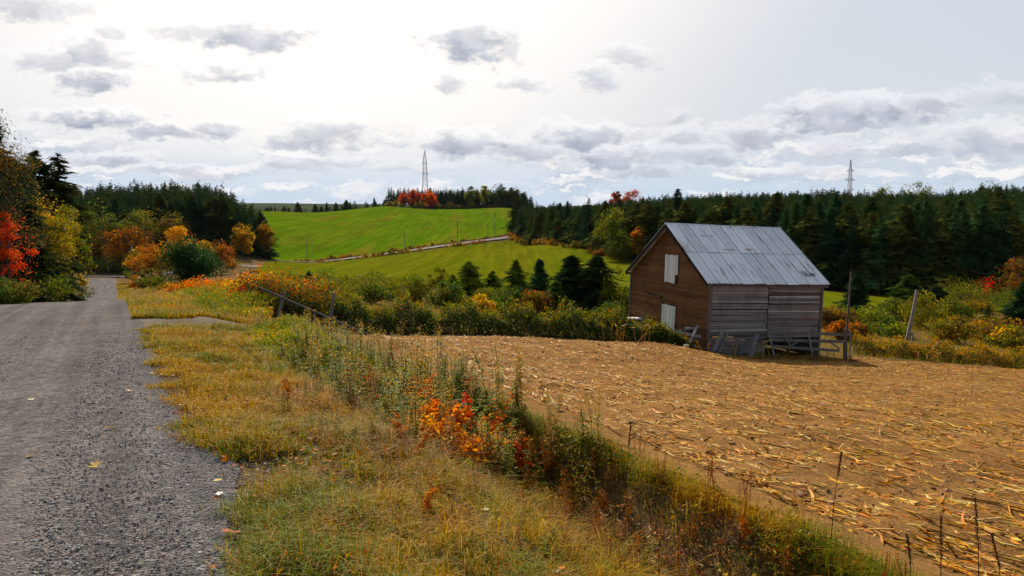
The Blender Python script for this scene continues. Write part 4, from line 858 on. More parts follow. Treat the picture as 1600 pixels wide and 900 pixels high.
# ==== PART TWO
# ------------------------------------------------------------------ the barn
WOODC = (0.20, 0.175, 0.155)
def build_barn():
    rng = RNG(900)
    base = spot(1105, 34.0); base[2] = rise(551, 34.0)
    root = tag(empty('barn', base), 'old leaning barn with brown gable, grey board side and patched metal roof', 'barn')
    root.rotation_mode = 'QUATERNION'
    q = Matrix.Rotation(math.radians(20), 3, 'Z') @ Matrix.Rotation(math.radians(2.3), 3, 'Y'); root.rotation_quaternion = q.to_quaternion()
    L, W, E, R = 6.15, 7.2, 3.17, 5.62
    def brd(g, face, a0, a1, b0, b1, z0, z1, col, out=0.02, mat=0):
        """one lapped board: a = run at the bottom edge, b = run at the top edge"""
        def pt(r, o, z):
            return {'gable': (-o, r, z), 'side': (r, -o, z), 'rear': (L + o, r, z), 'back': (r, W + o, z)}[face]
        V = [pt(a0, out, z0), pt(a1, out, z0), pt(b1, 0.004, z1), pt(b0, 0.004, z1), pt(a0, -0.012, z0), pt(a1, -0.012, z0), pt(b1, -0.012, z1), pt(b0, -0.012, z1)]
        g.mesh(V, [(0, 1, 2, 3), (5, 4, 7, 6), (0, 4, 5, 1), (3, 2, 6, 7), (0, 3, 7, 4), (1, 5, 6, 2)], col, mat)
    def lim(z):     # run of the gable at height z
        if z <= E: return 0.0, W
        k = (z - E) / (R - E) * W / 2; return k, W - k
    MB = mat_boards('brown_boards', (0.085, 0.042, 0.02)); MG = mat_boards('grey_boards', (0.10, 0.085, 0.075))
    def gable(face, colf, gaps):
        g = Geo(); z = -0.35; hgt = 0.108
        while z < R - 0.06:
            z1 = min(z + hgt, R - 0.02); a0, a1 = lim(z); b0, b1 = lim(z1)
            sp_ = [a0] + ([rng.uniform(a0 + .3, a1 - .3)] if a1 - a0 > 1.5 else []) + [a1]
            for i in range(len(sp_) - 1):
                l0, l1 = sp_[i] + (0.003 if i else 0), sp_[i + 1]; t0 = b0 if i == 0 else l0; t1 = b1 if i == len(sp_) - 2 else l1
                t0, t1 = max(t0, b0), min(t1, b1)
                if t1 <= t0: continue
                dz = rng.normal(0, .004); brd(g, face, l0, l1, t0, t1, z + dz, z1 + dz + 0.012, colf(), 0.016 + rng.uniform(0, .008))
            z += hgt
        return g
    brown = lambda: np.array([0.180, 0.078, 0.028]) * rng.uniform(0.70, 1.20) * np.array([1, rng.uniform(.92, 1.1), rng.uniform(.9, 1.2)])
    grey = lambda: (np.array([0.31, 0.268, 0.240]) if rng.uniform() < .82 else np.array([0.20, 0.145, 0.12])) * (rng.uniform(0.6, 1.2) if rng.uniform() < .86 else 1.5)
    gable('gable', brown, 0).build('gable_wall', MB, root)
    gable('rear', grey, 0).build('rear_wall', MG, root)
    g = Geo()
    for sec, (x0, x1) in enumerate(((0.02, 3.12), (3.14, L - 0.02))):
        z = -0.30 if sec == 0 else 0.62
        while z < E - 0.02:
            h_ = rng.uniform(.105, .15); sag = 0.02 * math.sin(z * 3); dl, dr_ = rng.normal(0, .014, 2)
            lap = rng.choice([.93, .88, .80]); xa, xb = x0 + rng.uniform(-.01, .02), x1 - rng.uniform(-.02, .05)
            bulge = 0.16 * (1 - sstep(0, 1.3, z)) if sec == 0 else 0.0
            nseg = 5; xs = np.linspace(xa, xb, nseg + 1); c = grey()
            yo = [0.022 + rng.uniform(0, .02) + bulge * math.sin(math.pi * min(1, max(0, (x - x0) / (x1 - x0) * 1.1))) + rng.uniform(0, .012) for x in xs]
            pass
            for i in range(nseg):
                za, zb = [z + dl * (1 - k) + dr_ * k + sag * k for k in (i / nseg, (i + 1) / nseg)]
                V = [(xs[i], -yo[i], za), (xs[i + 1], -yo[i + 1], zb), (xs[i + 1], -yo[i + 1] + .020, zb + h_ * lap), (xs[i], -yo[i] + .020, za + h_ * lap)]
                Bk = [(v[0], v[1] + .016, v[2]) for v in V]
                g.mesh(V + Bk, [(0, 1, 2, 3), (5, 4, 7, 6), (0, 4, 5, 1), (3, 2, 6, 7)] + ([(0, 3, 7, 4)] if i == 0 else []) + ([(1, 5, 6, 2)] if i == nseg - 1 else []), c)
            z += h_
    g.build('side_wall', MG, root)
    g = Geo(); z = -0.3
    while z < E: brd(g, 'back', 0, L, 0, L, z, z + .15, grey()); z += .14
    g.build('back_wall', MG, root)
    # corner boards and posts, wall plate
    for x, y in ((-0.012, -0.045), (L + 0.012, -0.045), (-0.012, W + 0.045), (L + .012, W + .045)):
        g = Geo(); g.box(Matrix.Translation((x, y, 1.40)), (.10, .10, 3.44), np.array(WOODC) * .75); g.build('corner_board', M_WOOD, root)
    g = Geo(); 
    for k in range(5): g.box(Matrix.Translation((.2 + k * 1.45, .10, 1.3)), (.12, .12, 3.2), (.09, .075, .06))
    g.box(Matrix.Translation((L / 2, .10, E - .04)), (L - .1, .14, .14), (.09, .075, .06)); g.build('frame_post', M_WOOD, root)
    # roof: two slopes of metal sheets with raised seams, in two courses
    OX, OY = 0.33, 0.16; up = Vector((0, W / 2, R - E)).normalized(); sl_ = math.hypot(W / 2, R - E); over = OY / (W / 2) * sl_
    g = Geo(); MR = mat_roof()
    for sgn in (1, -1):
        uy = up.y * sgn; y0 = 0 if sgn == 1 else W; nrm_ = Vector((0, -up.z * sgn, up.y))
        ncol = 11; xs = np.linspace(-OX, L + OX, ncol + 1)
        for row, (a, b) in enumerate(((-over, sl_ * .50), (sl_ * .50 - .05, sl_ + .02))):
            for c in range(ncol):
                xa, xb = xs[c], xs[c + 1] - .004; lift = 0.085 + row * .014 + rng.uniform(0, .010); tint = np.array([1, 1, 1]) * rng.uniform(.86, 1.08) * np.array([1, 1, rng.uniform(.98, 1.03)])
                a_ = a - (rng.uniform(-.02, .035) if row == 0 else 0)
                def P(x, s_, o): v = Vector((x, y0, E)) + Vector((0, uy, up.z)) * s_ + nrm_ * o; return tuple(v)
                rr_ = rng.uniform(-.006, .006, 4)
                g.mesh([P(xa, a_, lift + rr_[0]), P(xb, a_, lift + rr_[1]), P(xb, b, lift + rr_[2]), P(xa, b, lift + rr_[3]), P(xa, a_, lift - .008), P(xb, a_, lift - .008), P(xb, b, lift - .008), P(xa, b, lift - .008)],
                       [(0, 1, 2, 3), (5, 4, 7, 6), (0, 4, 5, 1), (3, 2, 6, 7), (0, 3, 7, 4), (1, 5, 6, 2)], tint)
                # seam rib at the right edge and two faint ribs
                for f_, rw, rh in ((1.0, .022, .022), (.5, .012, .009)):
                    xm = xa + (xb - xa) * f_
                    g.mesh([P(xm - rw, a_, lift + .002), P(xm + rw, a_, lift + .002), P(xm + rw, b, lift + .002), P(xm - rw, b, lift + .002), P(xm, a_, lift + rh), P(xm, b, lift + rh)],
                           [(0, 4, 5, 3), (4, 1, 2, 5)], tint * (.62 if f_ == 1 else .85))
    roof = g.build('roof', MR, root)
    g = Geo(); g.tube([(-OX - .02, W / 2, R + .105), (L / 2, W / 2, R + .09), (L + OX + .02, W / 2, R + .10)], .05, (.95, .95, .97), 6); g.build('ridge_cap', MR, roof)
    # patches lying loose on the sheets, dark scrawl of old holes near the right eave
    g = Geo()
    def rp(x, s_, o=.112): v = Vector((x, 0, E)) + up * s_ + Vector((0, -up.z, up.y)) * o; return v
    for (x, s_, w_, h_, c) in ((1.55, 3.45, .75, .03, (.16, .12, .11)), (2.2, 2.36, .65, .05, (.34, .16, .13)), (3.35, 2.42, .38, .08, (.30, .17, .14)), (1.7, 2.9, .02, 1.1, (.2, .18, .17))):
        a, b = rp(x - w_ / 2, s_, .122), rp(x + w_ / 2, s_, .122); d_ = up * h_ / 2
        g.mesh([tuple(a - d_), tuple(b - d_), tuple(b + d_), tuple(a + d_)], [(0, 1, 2, 3)], c)
    g.build('rust_patch', M_PAINT, roof)
    g = Geo()
    strokes = [[(0, .0), (.12, .02), (.10, .10), (.0, .13), (.02, .22), (.13, .24)], [(.24, .24), (.22, .0), (.30, .0)], [(.38, .0), (.40, .14), (.50, .15), (.50, .0)], [(.56, .14), (.56, .02), (.66, .02), (.66, .14)], [(.18, .03), (.19, .05)], [(.34, .02), (.35, .04)], [(.44, .22), (.47, .27)]]
    for stt in strokes:
        pts = [tuple(rp(5.35 + u_ * 1.0, .42 + v_ * 1.5, .118)) for u_, v_ in stt]; g.tube(pts, .016, (.035, .03, .03), 4)
    g.build('scrawl', M_PAINT, roof)
    # rake and eave boards, rafters
    g = Geo()
    for sgn in (1, -1):
        y0 = 0 if sgn == 1 else W
        for x in (-OX + .02, L + OX - .02):
            a = Vector((x, y0 - sgn * OY, E - OY * (R - E) / (W / 2))) + Vector((0, 0, .0)); b = Vector((x, W / 2, R)); g.bar(a, b, .03, .16, (.022, .018, .015))
        g.box(Matrix.Translation((L / 2, y0 - sgn * (OY - .03), E - OY * (R - E) / (W / 2) - .02)), (L + 2 * OX - .1, .03, .12), np.array(WOODC) * .6)
        for k in range(8):
            x = .1 + k * .86; a = Vector((x, y0 - sgn * OY, E - OY * (R - E) / (W / 2) - .03)); b = Vector((x, W / 2 - sgn * .03, R - .05)); g.bar(a, b, .05, .10, (.10, .08, .06))
    g.build('roof_board', M_WOOD, root)
    # white hay door (torn at one corner) and white lower door, both boarded
    def door(name, y0, y1, z0, z1, skew, tint):
        g = Geo(); n = 5; ys = np.linspace(y0, y1, n + 1)
        for i in range(n):
            zz0, zz1 = z0 + rng.uniform(-.03, .03), z1 + rng.uniform(-.02, .02)
            if name == 'hay_door' and i == 0: zz0 += .42
            s0, s1 = skew * 0, skew
            a, b = ys[i] + .006, ys[i + 1] - .006; o = .045 + rng.uniform(0, .012); c = np.array(tint) * rng.uniform(.8, 1.08)
            V = [(-o, a, zz0), (-o, b, zz0), (-o - skew, b, zz1), (-o - skew, a, zz1), (-o + .02, a, zz0), (-o + .02, b, zz0), (-o + .02 - skew, b, zz1), (-o + .02 - skew, a, zz1)]
            g.mesh(V, [(0, 1, 2, 3), (5, 4, 7, 6), (0, 4, 5, 1), (3, 2, 6, 7), (0, 3, 7, 4), (1, 5, 6, 2)], c)
        return g
    d1 = door('hay_door', 2.70, 3.86, 2.88, 4.22, .03, (.78, .775, .73)).build('hay_door', MDOOR, root)
    d2 = door('lower_door', 2.72, 3.98, .30, 1.78, .0, (.70, .77, .68)).build('lower_door', MDOOR, root)
    tag(d1, 'peeling white hay door with one torn lower corner'); tag(d2, 'pale greenish white boarded lower door')
    g = Geo()
    for (a, b, c, d) in ((2.66, 3.92, 2.80, 4.27),): 
        g.box(Matrix.Translation((-.025, 3.28, 3.5)), (.02, 1.16, 1.32), (.03, .022, .018))  # solid dark panel, coloured as the shade seen behind the torn door
    g.build('shade_panel', M_WOOD, d1)
    g = Geo(); g.box(Matrix.Translation((-.026, 3.35, 1.05)), (.018, 1.36, 1.56), (.06, .04, .028)); g.build('door_frame', M_WOOD, d2)
    g = Geo(); g.bar((-.06, 4.0, 2.10), (-.05, 5.7, 2.22), .03, .07, (.05, .035, .025)); g.tube([(-.05, 4.1, 2.12), (-.2, 4.1, 2.14)], .06, (.12, .12, .13), 8); g.build('door_rail', M_WOOD, root)
    g = Geo()
    for (y, z, l, r_) in ((5.0, 1.55, 1.2, .5), (1.9, 2.35, 1.6, .02), (1.3, 1.5, 1.3, .02)): g.bar((-.036, y - l / 2, z - r_ / 2), (-.036, y + l / 2, z + r_ / 2), .02, .05, (.09, .045, .022))
    g.build('batten', M_WOOD, root)
    return root
def mat_door():
    s = NT('peeling_white_paint'); at_ = s.n('ShaderNodeAttribute'); at_.attribute_name = 'Col'
    g = s.noise(s.pos((1, 6, .7), True), 3, 6, .7); c = s.mix(s.ramp(g, .55, .72), at_.outputs['Color'], (.30, .25, .19))
    return s.finish(c, .8, s.bump(g, .3, .01))
MDOOR = mat_door()
build_barn()

# ------------------------------------------------------------------ posts, rails, planks, scrap
def up_at(px, py, Y): return Vector(at(px, py, Y))
def timber(name, label, cat, a, b, r, col=WOODC, group=None, square=False, taper=.8, sides=7):
    """a round or squared timber from a to b, its own base at a"""
    a = Vector(a); b = Vector(b); g = Geo(); d = b - a
    if square: g.bar((0, 0, 0), d, r * 2.2, r * .8, col)
    else:
        n = 6; rg = RNG(int(abs(a.x * 97 + b.z * 31)) + 3); pts = [np.array(d) * (i / n) + rg.normal(0, r * .10, 3) * (0 < i < n) for i in range(n + 1)]
        g.tube(pts, [r * (1 - (1 - taper) * i / n) for i in range(n + 1)], col, sides)
    return tag(g.build(name, M_WOOD, None, not square, a), label, cat, group)
def foot(px, Y, dz=-.15): p = spot(px, Y); return Vector((p[0], p[1], p[2] + dz))
timber('fence_post', 'upright weathered grey post standing in the brambles behind the fallen rail', 'fence post', foot(513, 27.0), up_at(522, 457, 27.1), .075, (.17, .15, .125))
timber('fallen_rail', 'long grey fence rail slanting down from the orange bushes to the field edge', 'fence rail', foot(574, 26.6, .05), up_at(403, 449, 26.9), .045, (.105, .09, .075), taper=.9)
timber('fence_post', 'short thin stake under the slanting rail', 'fence post', foot(489, 26.2), up_at(491, 491, 26.2), .035, (.2, .16, .13))
timber('fence_post', 'short tilted post behind the upper part of the slanting rail', 'fence post', foot(430, 27.6), up_at(445, 456, 27.8), .075, (.17, .15, .125))
timber('fence_post', 'thin stake standing in the weeds before the left part of the barn gable', 'fence post', foot(1000, 33.7), up_at(1005, 486, 33.8), .05, (.2, .15, .11))
timber('tall_post', 'tall thin dark post leaning beside the right corner of the barn', 'post', foot(1321, 39.5), up_at(1330, 424, 39.8), .058, (.12, .10, .085))
timber('tall_post', 'tall thick grey pole leaning to the right in the weeds right of the barn', 'post', foot(1412, 39.0), up_at(1433, 453, 39.4), .095, (.23, .205, .18))
timber('fence_post', 'short stake at the foot of the tall leaning grey pole', 'fence post', foot(1421, 38.2), up_at(1427, 519, 38.4), .06, (.20, .175, .15))
timber('fence_post', 'small broken stake in the weed bank right of the tall leaning pole', 'fence post', foot(1463, 37.6), up_at(1468, 532, 37.7), .05, (.22, .19, .16))
# broken rail fence beside the barn
fb = foot(1260, 33.6, 0); fence = tag(empty('rail_fence', fb), 'broken rail fence of grey planks leaning at the barn side wall', 'fence')
def fpart(name, a, b, w, d, col=(.175, .155, .14)):
    g = Geo(); g.bar(Vector(a) - fb, Vector(b) - fb, w, d, col); return g.build(name, M_WOOD, fence)
fpart('post', foot(1212, 33.3), up_at(1202, 523, 33.3), .10, .07, (.25, .235, .24)); fpart('post', foot(1272, 33.5), up_at(1263, 521, 33.5), .10, .06, (.27, .26, .26))
fpart('post', foot(1321, 34.0), up_at(1320, 514, 34.0), .16, .12, (.14, .11, .09)); fpart('post', foot(1328, 34.1), up_at(1328, 516, 34.1), .05, .05, (.25, .23, .2))
fpart('rail', up_at(1201, 519, 33.35), up_at(1331, 523, 34.05), .03, .13); fpart('rail', up_at(1205, 531, 33.28), up_at(1320, 534, 33.85), .03, .13); fpart('rail', up_at(1207, 541, 33.25), up_at(1311, 548, 33.65), .03, .12)
fpart('brace', up_at(1223, 520, 33.2), up_at(1236, 541, 33.2), .03, .07); fpart('brace', up_at(1236, 541, 33.18), up_at(1246, 534, 33.18), .03, .06)
fpart('brace', up_at(1294, 533, 33.55), up_at(1312, 545, 33.6), .03, .06); fpart('stake', up_at(1234, 503, 33.15), up_at(1234, 536, 33.15), .03, .03, (.2, .13, .09))
for i, (a, b, w, lab) in enumerate([((1112, 546), (1130, 517), .075, 'left one of two grey planks leaning at the corner of the barn side wall'), ((1120, 548), (1136, 519), .07, 'right one of two grey planks leaning at the corner of the barn side wall'),
                                    ((1172, 548), (1184, 522), .08, 'grey plank leaning at the middle of the barn side wall'), ((1074, 541), (1090, 509), .07, 'weathered plank leaning before the brown gable beside the corner')]):
    y_ = 33.35 if i < 3 else 33.5; timber('plank', lab, 'plank', foot(a[0], y_, -.05), up_at(b[0], b[1], y_ + .28), w, (.21, .19, .18), square=True)
timber('plank', 'long low board lying along the foot of the barn corner', 'plank', foot(1078, 33.2, .12), foot(1150, 33.15, .10), .05, (.10, .085, .075), square=True)
sb = foot(1075, 34.2, 0); heap = tag(empty('scrap_heap', sb), 'heap of dark scrap and pale boards against the brown gable', 'scrap heap'); rng = RNG(41)
g = Geo(); g.tube([(-.5, .1, .55), (-.25, .1, .62)], .22, (.03, .028, .03), 10); g.tube([(.05, .1, .75), (.35, .15, .8)], .17, (.028, .027, .03), 10); g.build('drum', M_WOOD, heap)
g = Geo(); g.sticks(rng.uniform((-.8, -.1, 0), (.5, .3, .5), (26, 3)), rng.uniform((-.8, -.1, .4), (.7, .3, 1.05), (26, 3)), .035, .02, (.05, .045, .042), 4); g.build('scrap_bar', M_WOOD, heap)
g = Geo(); g.bar((-.6, -.1, .72), (.55, -.1, .5), .03, .13, (.36, .34, .31)); g.bar((-.2, -.1, .86), (.3, -.1, .9), .03, .1, (.28, .27, .27)); g.build('board', M_WOOD, heap)
sb = foot(991, 39.6, 0); t = tag(empty('bench', sb), 'pale slab on dark legs at the left end of the gable', 'bench')
g = Geo(); g.box(Matrix.Translation((0.1, 0, .93)), (.8, .4, .07), (.55, .56, .56)); g.build('slab', M_PAINT, t)
for x in (-.2, .4): g = Geo(); g.box(Matrix.Translation((x, 0, .4)), (.1, .3, 1.0), (.03, .028, .028)); g.build('leg', M_WOOD, t)
# brush heap at the foot of the fence
rng = RNG(42); n = 260; px = rng.uniform(1185, 1345, n); A = spots(px, 33.0 + rng.normal(0, .25, n) + (px - 1185) / 160 * .5); D_ = unit(rng.normal(size=(n, 3)) * np.array([1, .6, .35]) + np.array([0, 0, .12]))
g = Geo(); c0 = A.mean(0); g.sticks(A - c0 + np.array([0, 0, .03]) , A - c0 + D_ * rng.uniform(.25, .8, (n, 1)), .012, .005, pick(rng, pal(straw=2, brown=3, rust=1), n), 3)
tag(g.build('brush_heap', M_DRY, None, False, tuple(c0)), 'heap of dry cut branches along the foot of the broken rail fence', 'brush heap')
sb = foot(1072, 32.6, .09); g = Geo(); rg = RNG(5); 
import bmesh
bm = bmesh.new(); bmesh.ops.create_icosphere(bm, subdivisions=2, radius=.14); 
for v in bm.verts: v.co.z *= .8; v.co *= 1 + .06 * math.sin(6 * math.atan2(v.co.y, v.co.x))
me = bpy.data.meshes.new('squash'); bm.to_mesh(me); ca = me.color_attributes.new('Col', 'FLOAT_COLOR', 'POINT'); ca.data.foreach_set('color', np.tile([.42, .40, .20, 1], len(me.vertices)).astype(np.float32)); me.materials.append(M_PAINT); bm.free()
tag(place('squash', me, sb), 'pale yellow squash lying at the field edge before the barn gable', 'squash')

# ------------------------------------------------------------------ lattice towers, utility poles, road sign
def lattice(label, px, Y, top, spread, arms, wide, colr):
    p = spot(px, Y); H = rise(top, Y) - p[2]; e = tag(empty('lattice_tower', p), label, 'lattice tower'); r = .12
    def hw(z): return np.interp(z / H, [0, .42, .82, 1], [spread, spread * .42, spread * .30, .12])
    for sx in (-1, 1):
        for sy in (-1, 1):
            g = Geo(); zz = np.linspace(-1, H, 14); g.tube([(sx * hw(max(z, 0)), sy * hw(max(z, 0)), z) for z in zz], r, colr, 4); g.build('leg', M_STEEL, e)
    g = Geo(); zz = [0]; 
    while zz[-1] < H * .97: zz.append(zz[-1] + max(1.4, hw(zz[-1]) * 1.7))
    zz[-1] = H
    for a, b in zip(zz[:-1], zz[1:]):
        ha, hb_ = hw(a), hw(b)
        for (x0, y0, x1, y1) in ((-1, -1, 1, -1), (1, -1, 1, 1), (1, 1, -1, 1), (-1, 1, -1, -1)):
            g.sticks([(x0 * ha, y0 * ha, a), (x1 * ha, y1 * ha, a), (x0 * hb_, y0 * hb_, b)], [(x1 * hb_, y1 * hb_, b), (x0 * hb_, y0 * hb_, b), (x1 * hb_, y1 * hb_, b)], .065, .065, colr, 4)
    g.build('bracing', M_STEEL, e)
    for f_, w_ in arms:
        g = Geo(); z = H * f_; hh = hw(z)
        for sx in (-1, 1):
            for sy in (-1, 1): g.sticks([(sx * hh, sy * hh, z), (sx * hh, sy * hh, z + 1.6)], [(sx * w_, 0, z + .2), (sx * w_, 0, z + .2)], .13, .11, colr, 4)
        g.sticks([(-w_, 0, z + .2)], [(w_, 0, z + .2)], .16, .16, colr, 4)
        g.build('cross_arm', M_STEEL, e)
    return e
STEEL = (.30, .31, .33)
lattice('slim pale steel lattice tower rising behind the hilltop grove', 664.5, 700, 234, 4.6, [(.585, 2.9), (.76, 2.3)], 1, STEEL)
lattice('grey steel pylon with three cross arms on the skyline of the right wood', 1325, 600, 249, 3.2, [(.56, 3.2), (.70, 4.0), (.83, 3.2)], 1, STEEL)
def upole(label, px, Y, top, arm=True, col=(.17, .15, .13), r=.11):
    p = spot(px, Y); H = rise(top, Y) - p[2]; e = tag(empty('utility_pole', p), label, 'utility pole')
    g = Geo(); g.tube([(0, 0, -.5), (0, 0, H * .5), (0, 0, H)], [r, r * .9, r * .75], col, 8); g.build('pole', M_WOOD, e)
    if arm: g = Geo(); g.box(Matrix.Translation((0, -.2, H - .5)), (1.7, .12, .14), col); g.build('cross_arm', M_WOOD, e)
    return e
upole('wooden utility pole standing by the far road in the middle of the green field', 715, 329, 345)
upole('wooden utility pole by the far road nearest the right wood', 772.5, 345, 333)
upole('faint utility pole at the foot of the green field left of the middle one', 632, 305, 361)
upole('utility pole at the lower left corner of the green field', 480, 262, 373)
p = upole('pale utility pole with white box by the end of the gravel road', 208, 196, 385, False, (.42, .40, .38), .19)
H = rise(385, 196) - p.location.z; g = Geo(); g.box(Matrix.Translation((.45, -.1, H - 1.5)), (.75, .25, .95), (.62, .62, .62)); g.build('white_box', M_PAINT, p)
p = spot(169.5, 210.5); e = tag(empty('road_sign', p), 'yellow diamond warning sign behind the crossing road', 'road sign')
g = Geo(); g.box(Matrix.Translation((0, 0, .9)), (.09, .07, 2.4), (.3, .25, .2)); g.build('post', M_WOOD, e)
g = Geo(); g.box(Matrix.Translation((0, -.07, 2.1)) @ Matrix.Rotation(math.pi / 4, 4, 'Y'), (.72, .03, .72), (.75, .5, .04)); pl_ = g.build('plate', M_PAINT, e)
g = Geo(); g.box(Matrix.Translation((0, -.092, 2.1)), (.42, .006, .10), (.03, .03, .03))
g.mesh([(-.32, -.095, 2.1), (-.16, -.095, 2.22), (-.16, -.095, 1.98)], [(0, 2, 1)], (.03, .03, .03)); g.mesh([(.32, -.095, 2.1), (.16, -.095, 2.22), (.16, -.095, 1.98)], [(0, 1, 2)], (.03, .03, .03)); g.build('arrow', M_PAINT, pl_)

# ------------------------------------------------------------------ corn litter on the field
def visible(P, m=60):
    px = 800 + F * P[:, 0] / np.maximum(P[:, 1] * cp - P[:, 2] * sp, .1); py = 450 - F * (P[:, 1] * sp + P[:, 2] * cp) / np.maximum(P[:, 1] * cp - P[:, 2] * sp, .1)
    return (P[:, 1] > .5) & (px > -m * 4) & (px < 1600 + m * 4) & (py < 900 + m * 3)
def ribbons(g, rng, P, dirs, ln, wd, col, curl=.25, nseg=4, mat=0):
    """flat dry leaves: strips lying along dirs, curling up"""
    n = len(P); side = unit(np.cross(dirs, np.array([0, 0, 1.0])) + rng.normal(0, .35, (n, 3))); up_ = np.array([0, 0, 1.0])
    prev = None; b1 = rng.normal(0, curl, n); tw = rng.normal(0, .5, n); sw = rng.normal(0, .35, n)
    for k in range(nseg + 1):
        q = k / nseg - .5; w = wd * (1 - (2 * abs(q)) ** 2.2 * .85)
        c = P + dirs * (q * ln)[:, None] + up_ * (np.abs(b1) * ln * (q * q - .0) * 1.2 + .01)[:, None] + side * (sw * ln * q * q)[:, None]
        sd = side * np.cos(tw * q * 3)[:, None] + up_ * (np.sin(tw * q * 3))[:, None]
        cur = (c - sd * w[:, None], c + sd * w[:, None])
        if prev is not None: g.polys(np.stack([prev[0], prev[1], cur[1], cur[0]], 1), col, mat)
        prev = cur
def litter():
    rng = RNG(60); row = 0.75; g = Geo(); 
    def sample(n, rmin, rmax):
        s_ = rng.uniform(-8, 45, n); k = rng.integers(0, 70, n); t_ = 4.85 + .12 + k * row + rng.normal(0, .115, n); loose = rng.uniform(0, 1, n) < .24; t_ = np.where(loose, np.where(rng.uniform(0, 1, n) < .12, rng.uniform(4.85, 6.2, n), 4.9 + 53 * rng.uniform(0, 1, n) ** 1.25), t_)
        x, y = xy(t_, s_); P = np.stack([x, y, ground(x, y) + .045], 1); d = np.hypot(x, y)
        m = (d >= rmin) & (d < rmax) & (inside_dist(P[:, :2], field_poly) > .02) & visible(P)
        clump = nz(x, y, 1.3, 8) + nz(x, y, 3.7, 9) + rng.normal(0, .5, n); return P[m & (clump > -.75)]
    def dirs(n, sp_): a = rng.normal(0, sp_, n) + np.where(rng.uniform(0, 1, n) < .14, rng.uniform(0, 3.14, n), 0); dx, dy = DD; return np.stack([dx * np.cos(a) - dy * np.sin(a), dx * np.sin(a) + dy * np.cos(a), rng.normal(0, .05, n) - .05], 1)
    stalk = [((0.50, .33, .13), 3), ((.38, .21, .07), 2.8), ((.62, .47, .24), 1.0), ((.24, .13, .05), 1.2)]; husk = [((.52, .29, .075), 3), ((.60, .42, .16), 2), ((.50, .18, .03), 3.2), ((.22, .11, .04), 1)]
    for (n, r0, r1, big) in ((300000, 2, 11, 1.0), (190000, 11, 20, 1.0), (130000, 20, 45, .9)):
        P = sample(n, r0, r1); m = rng.uniform(0, 1, len(P)); a = P[m < .34]; b = P[m >= .34]
        d = unit(dirs(len(a), .22)); l = rng.gamma(3.0, .085, len(a)).clip(.08, .75) * big; r = rng.uniform(.006, .0125, len(a)) * big
        g.sticks(a - d * l[:, None] / 2, a + d * l[:, None] / 2, r, r * .9, pick(rng, stalk, len(a)), 5)
        d = unit(dirs(len(b), .40)); l = rng.gamma(3, .062, len(b)).clip(.06, .5) * big; ribbons(g, rng, b, d, l, rng.uniform(.006, .022, len(b)) * big, pick(rng, husk, len(b)), .30, 4 if r1 < 12 else 2)
        # standing stubs
        c = P[rng.uniform(0, 1, len(P)) < .008]; h = rng.uniform(.04, .12, len(c)); tip = c + np.stack([rng.normal(0, .09, len(c)), rng.normal(0, .09, len(c)), h], 1); g.sticks(c - np.array([0, 0, .05]), tip, .012, .010, pick(rng, stalk, len(c)), 5)
    # standing broken stalks at the far edge
    for x0, x1, n in ((940, 1015, 14), (1085, 1150, 9), (1160, 1215, 6), (1430, 1470, 12), (1480, 1600, 8)):
        px = rng.uniform(x0, x1, n); P = spots(px, np.interp(px, [500, 700, 900, 1060, 1200, 1400, 1600], [26.4, 28, 30, 31.8, 33, 35.4, 36])); tip = P + np.stack([rng.normal(0, .14, n), rng.normal(0, .14, n), rng.uniform(.25, .75, n)], 1)
        g.sticks(P, tip, .017, .012, pick(rng, stalk, n), 5); ribbons(g, rng, tip, unit(rng.normal(size=(n, 3))), rng.uniform(.3, .5, n), rng.uniform(.015, .03, n), pick(rng, husk, n), .4)
    tag(g.build('corn_stubble', M_DRY), 'dry straw coloured corn stalks and husks lying in rows over the field', 'corn stubble', None, 'stuff')
litter()

# ------------------------------------------------------------------ gravel stones and leaves on the road
def stones():
    rng = RNG(61); bm = bmesh.new(); bmesh.ops.create_icosphere(bm, subdivisions=1, radius=1); tv = np.array([v.co[:] for v in bm.verts]); tf = np.array([[v.index for v in f.verts] for f in bm.faces]); bm.free()
    n = 250000; r = 2.6 * np.exp(rng.uniform(0, 1, n) * math.log(20 / 2.6)); a = rng.uniform(-42, 10, n); x = r * np.sin(np.radians(a)); y = r * np.cos(np.radians(a)); t_, s_ = ts(x, y)
    loose = .32 + .50 * sstep(-3.2, -.9, t_)
    m = (t_ > -6.8) & ((t_ < edge_r(s_) + .25) | ((t_ < 2.8) & (s_ < 8.5) & (rng.uniform(0, 1, n) < .22))) & (rng.uniform(0, 1, n) < loose); x, y, t_, r = x[m], y[m], t_[m], r[m]; n = len(x)
    sz = rng.gamma(2.2, .0014, n).clip(.0012, .0115) * (1 + r / 28); P = np.stack([x, y, ground(x, y) + .02 + sz * .2], 1)
    sc_ = sz[:, None] * rng.uniform(.6, 1.35, (n, 3)) * np.array([1, 1, .7]); an = rng.uniform(0, 6.3, n); ca, sa = np.cos(an), np.sin(an)
    V = tv[None] * (1 + rng.normal(0, .14, (n, len(tv), 1))) * sc_[:, None]; V = np.stack([V[..., 0] * ca[:, None] - V[..., 1] * sa[:, None], V[..., 0] * sa[:, None] + V[..., 1] * ca[:, None], V[..., 2]], -1) + P[:, None]
    k = len(tv); Fc = (tf[None] + (np.arange(n) * k)[:, None, None]).reshape(-1, 3)
    col = pick(rng, [((.14, .136, .136), 4), ((.20, .19, .183), 4), ((.29, .275, .265), 1.2), ((.18, .125, .105), 1.6), ((.085, .083, .085), 1.5)], n)
    g = Geo(); g.mesh(V.reshape(-1, 3), Fc, np.repeat(col, k, 0)); tag(g.build('loose_gravel', M_STONE), 'loose grey crushed stones over the gravel road', 'gravel', None, 'stuff')
stones()
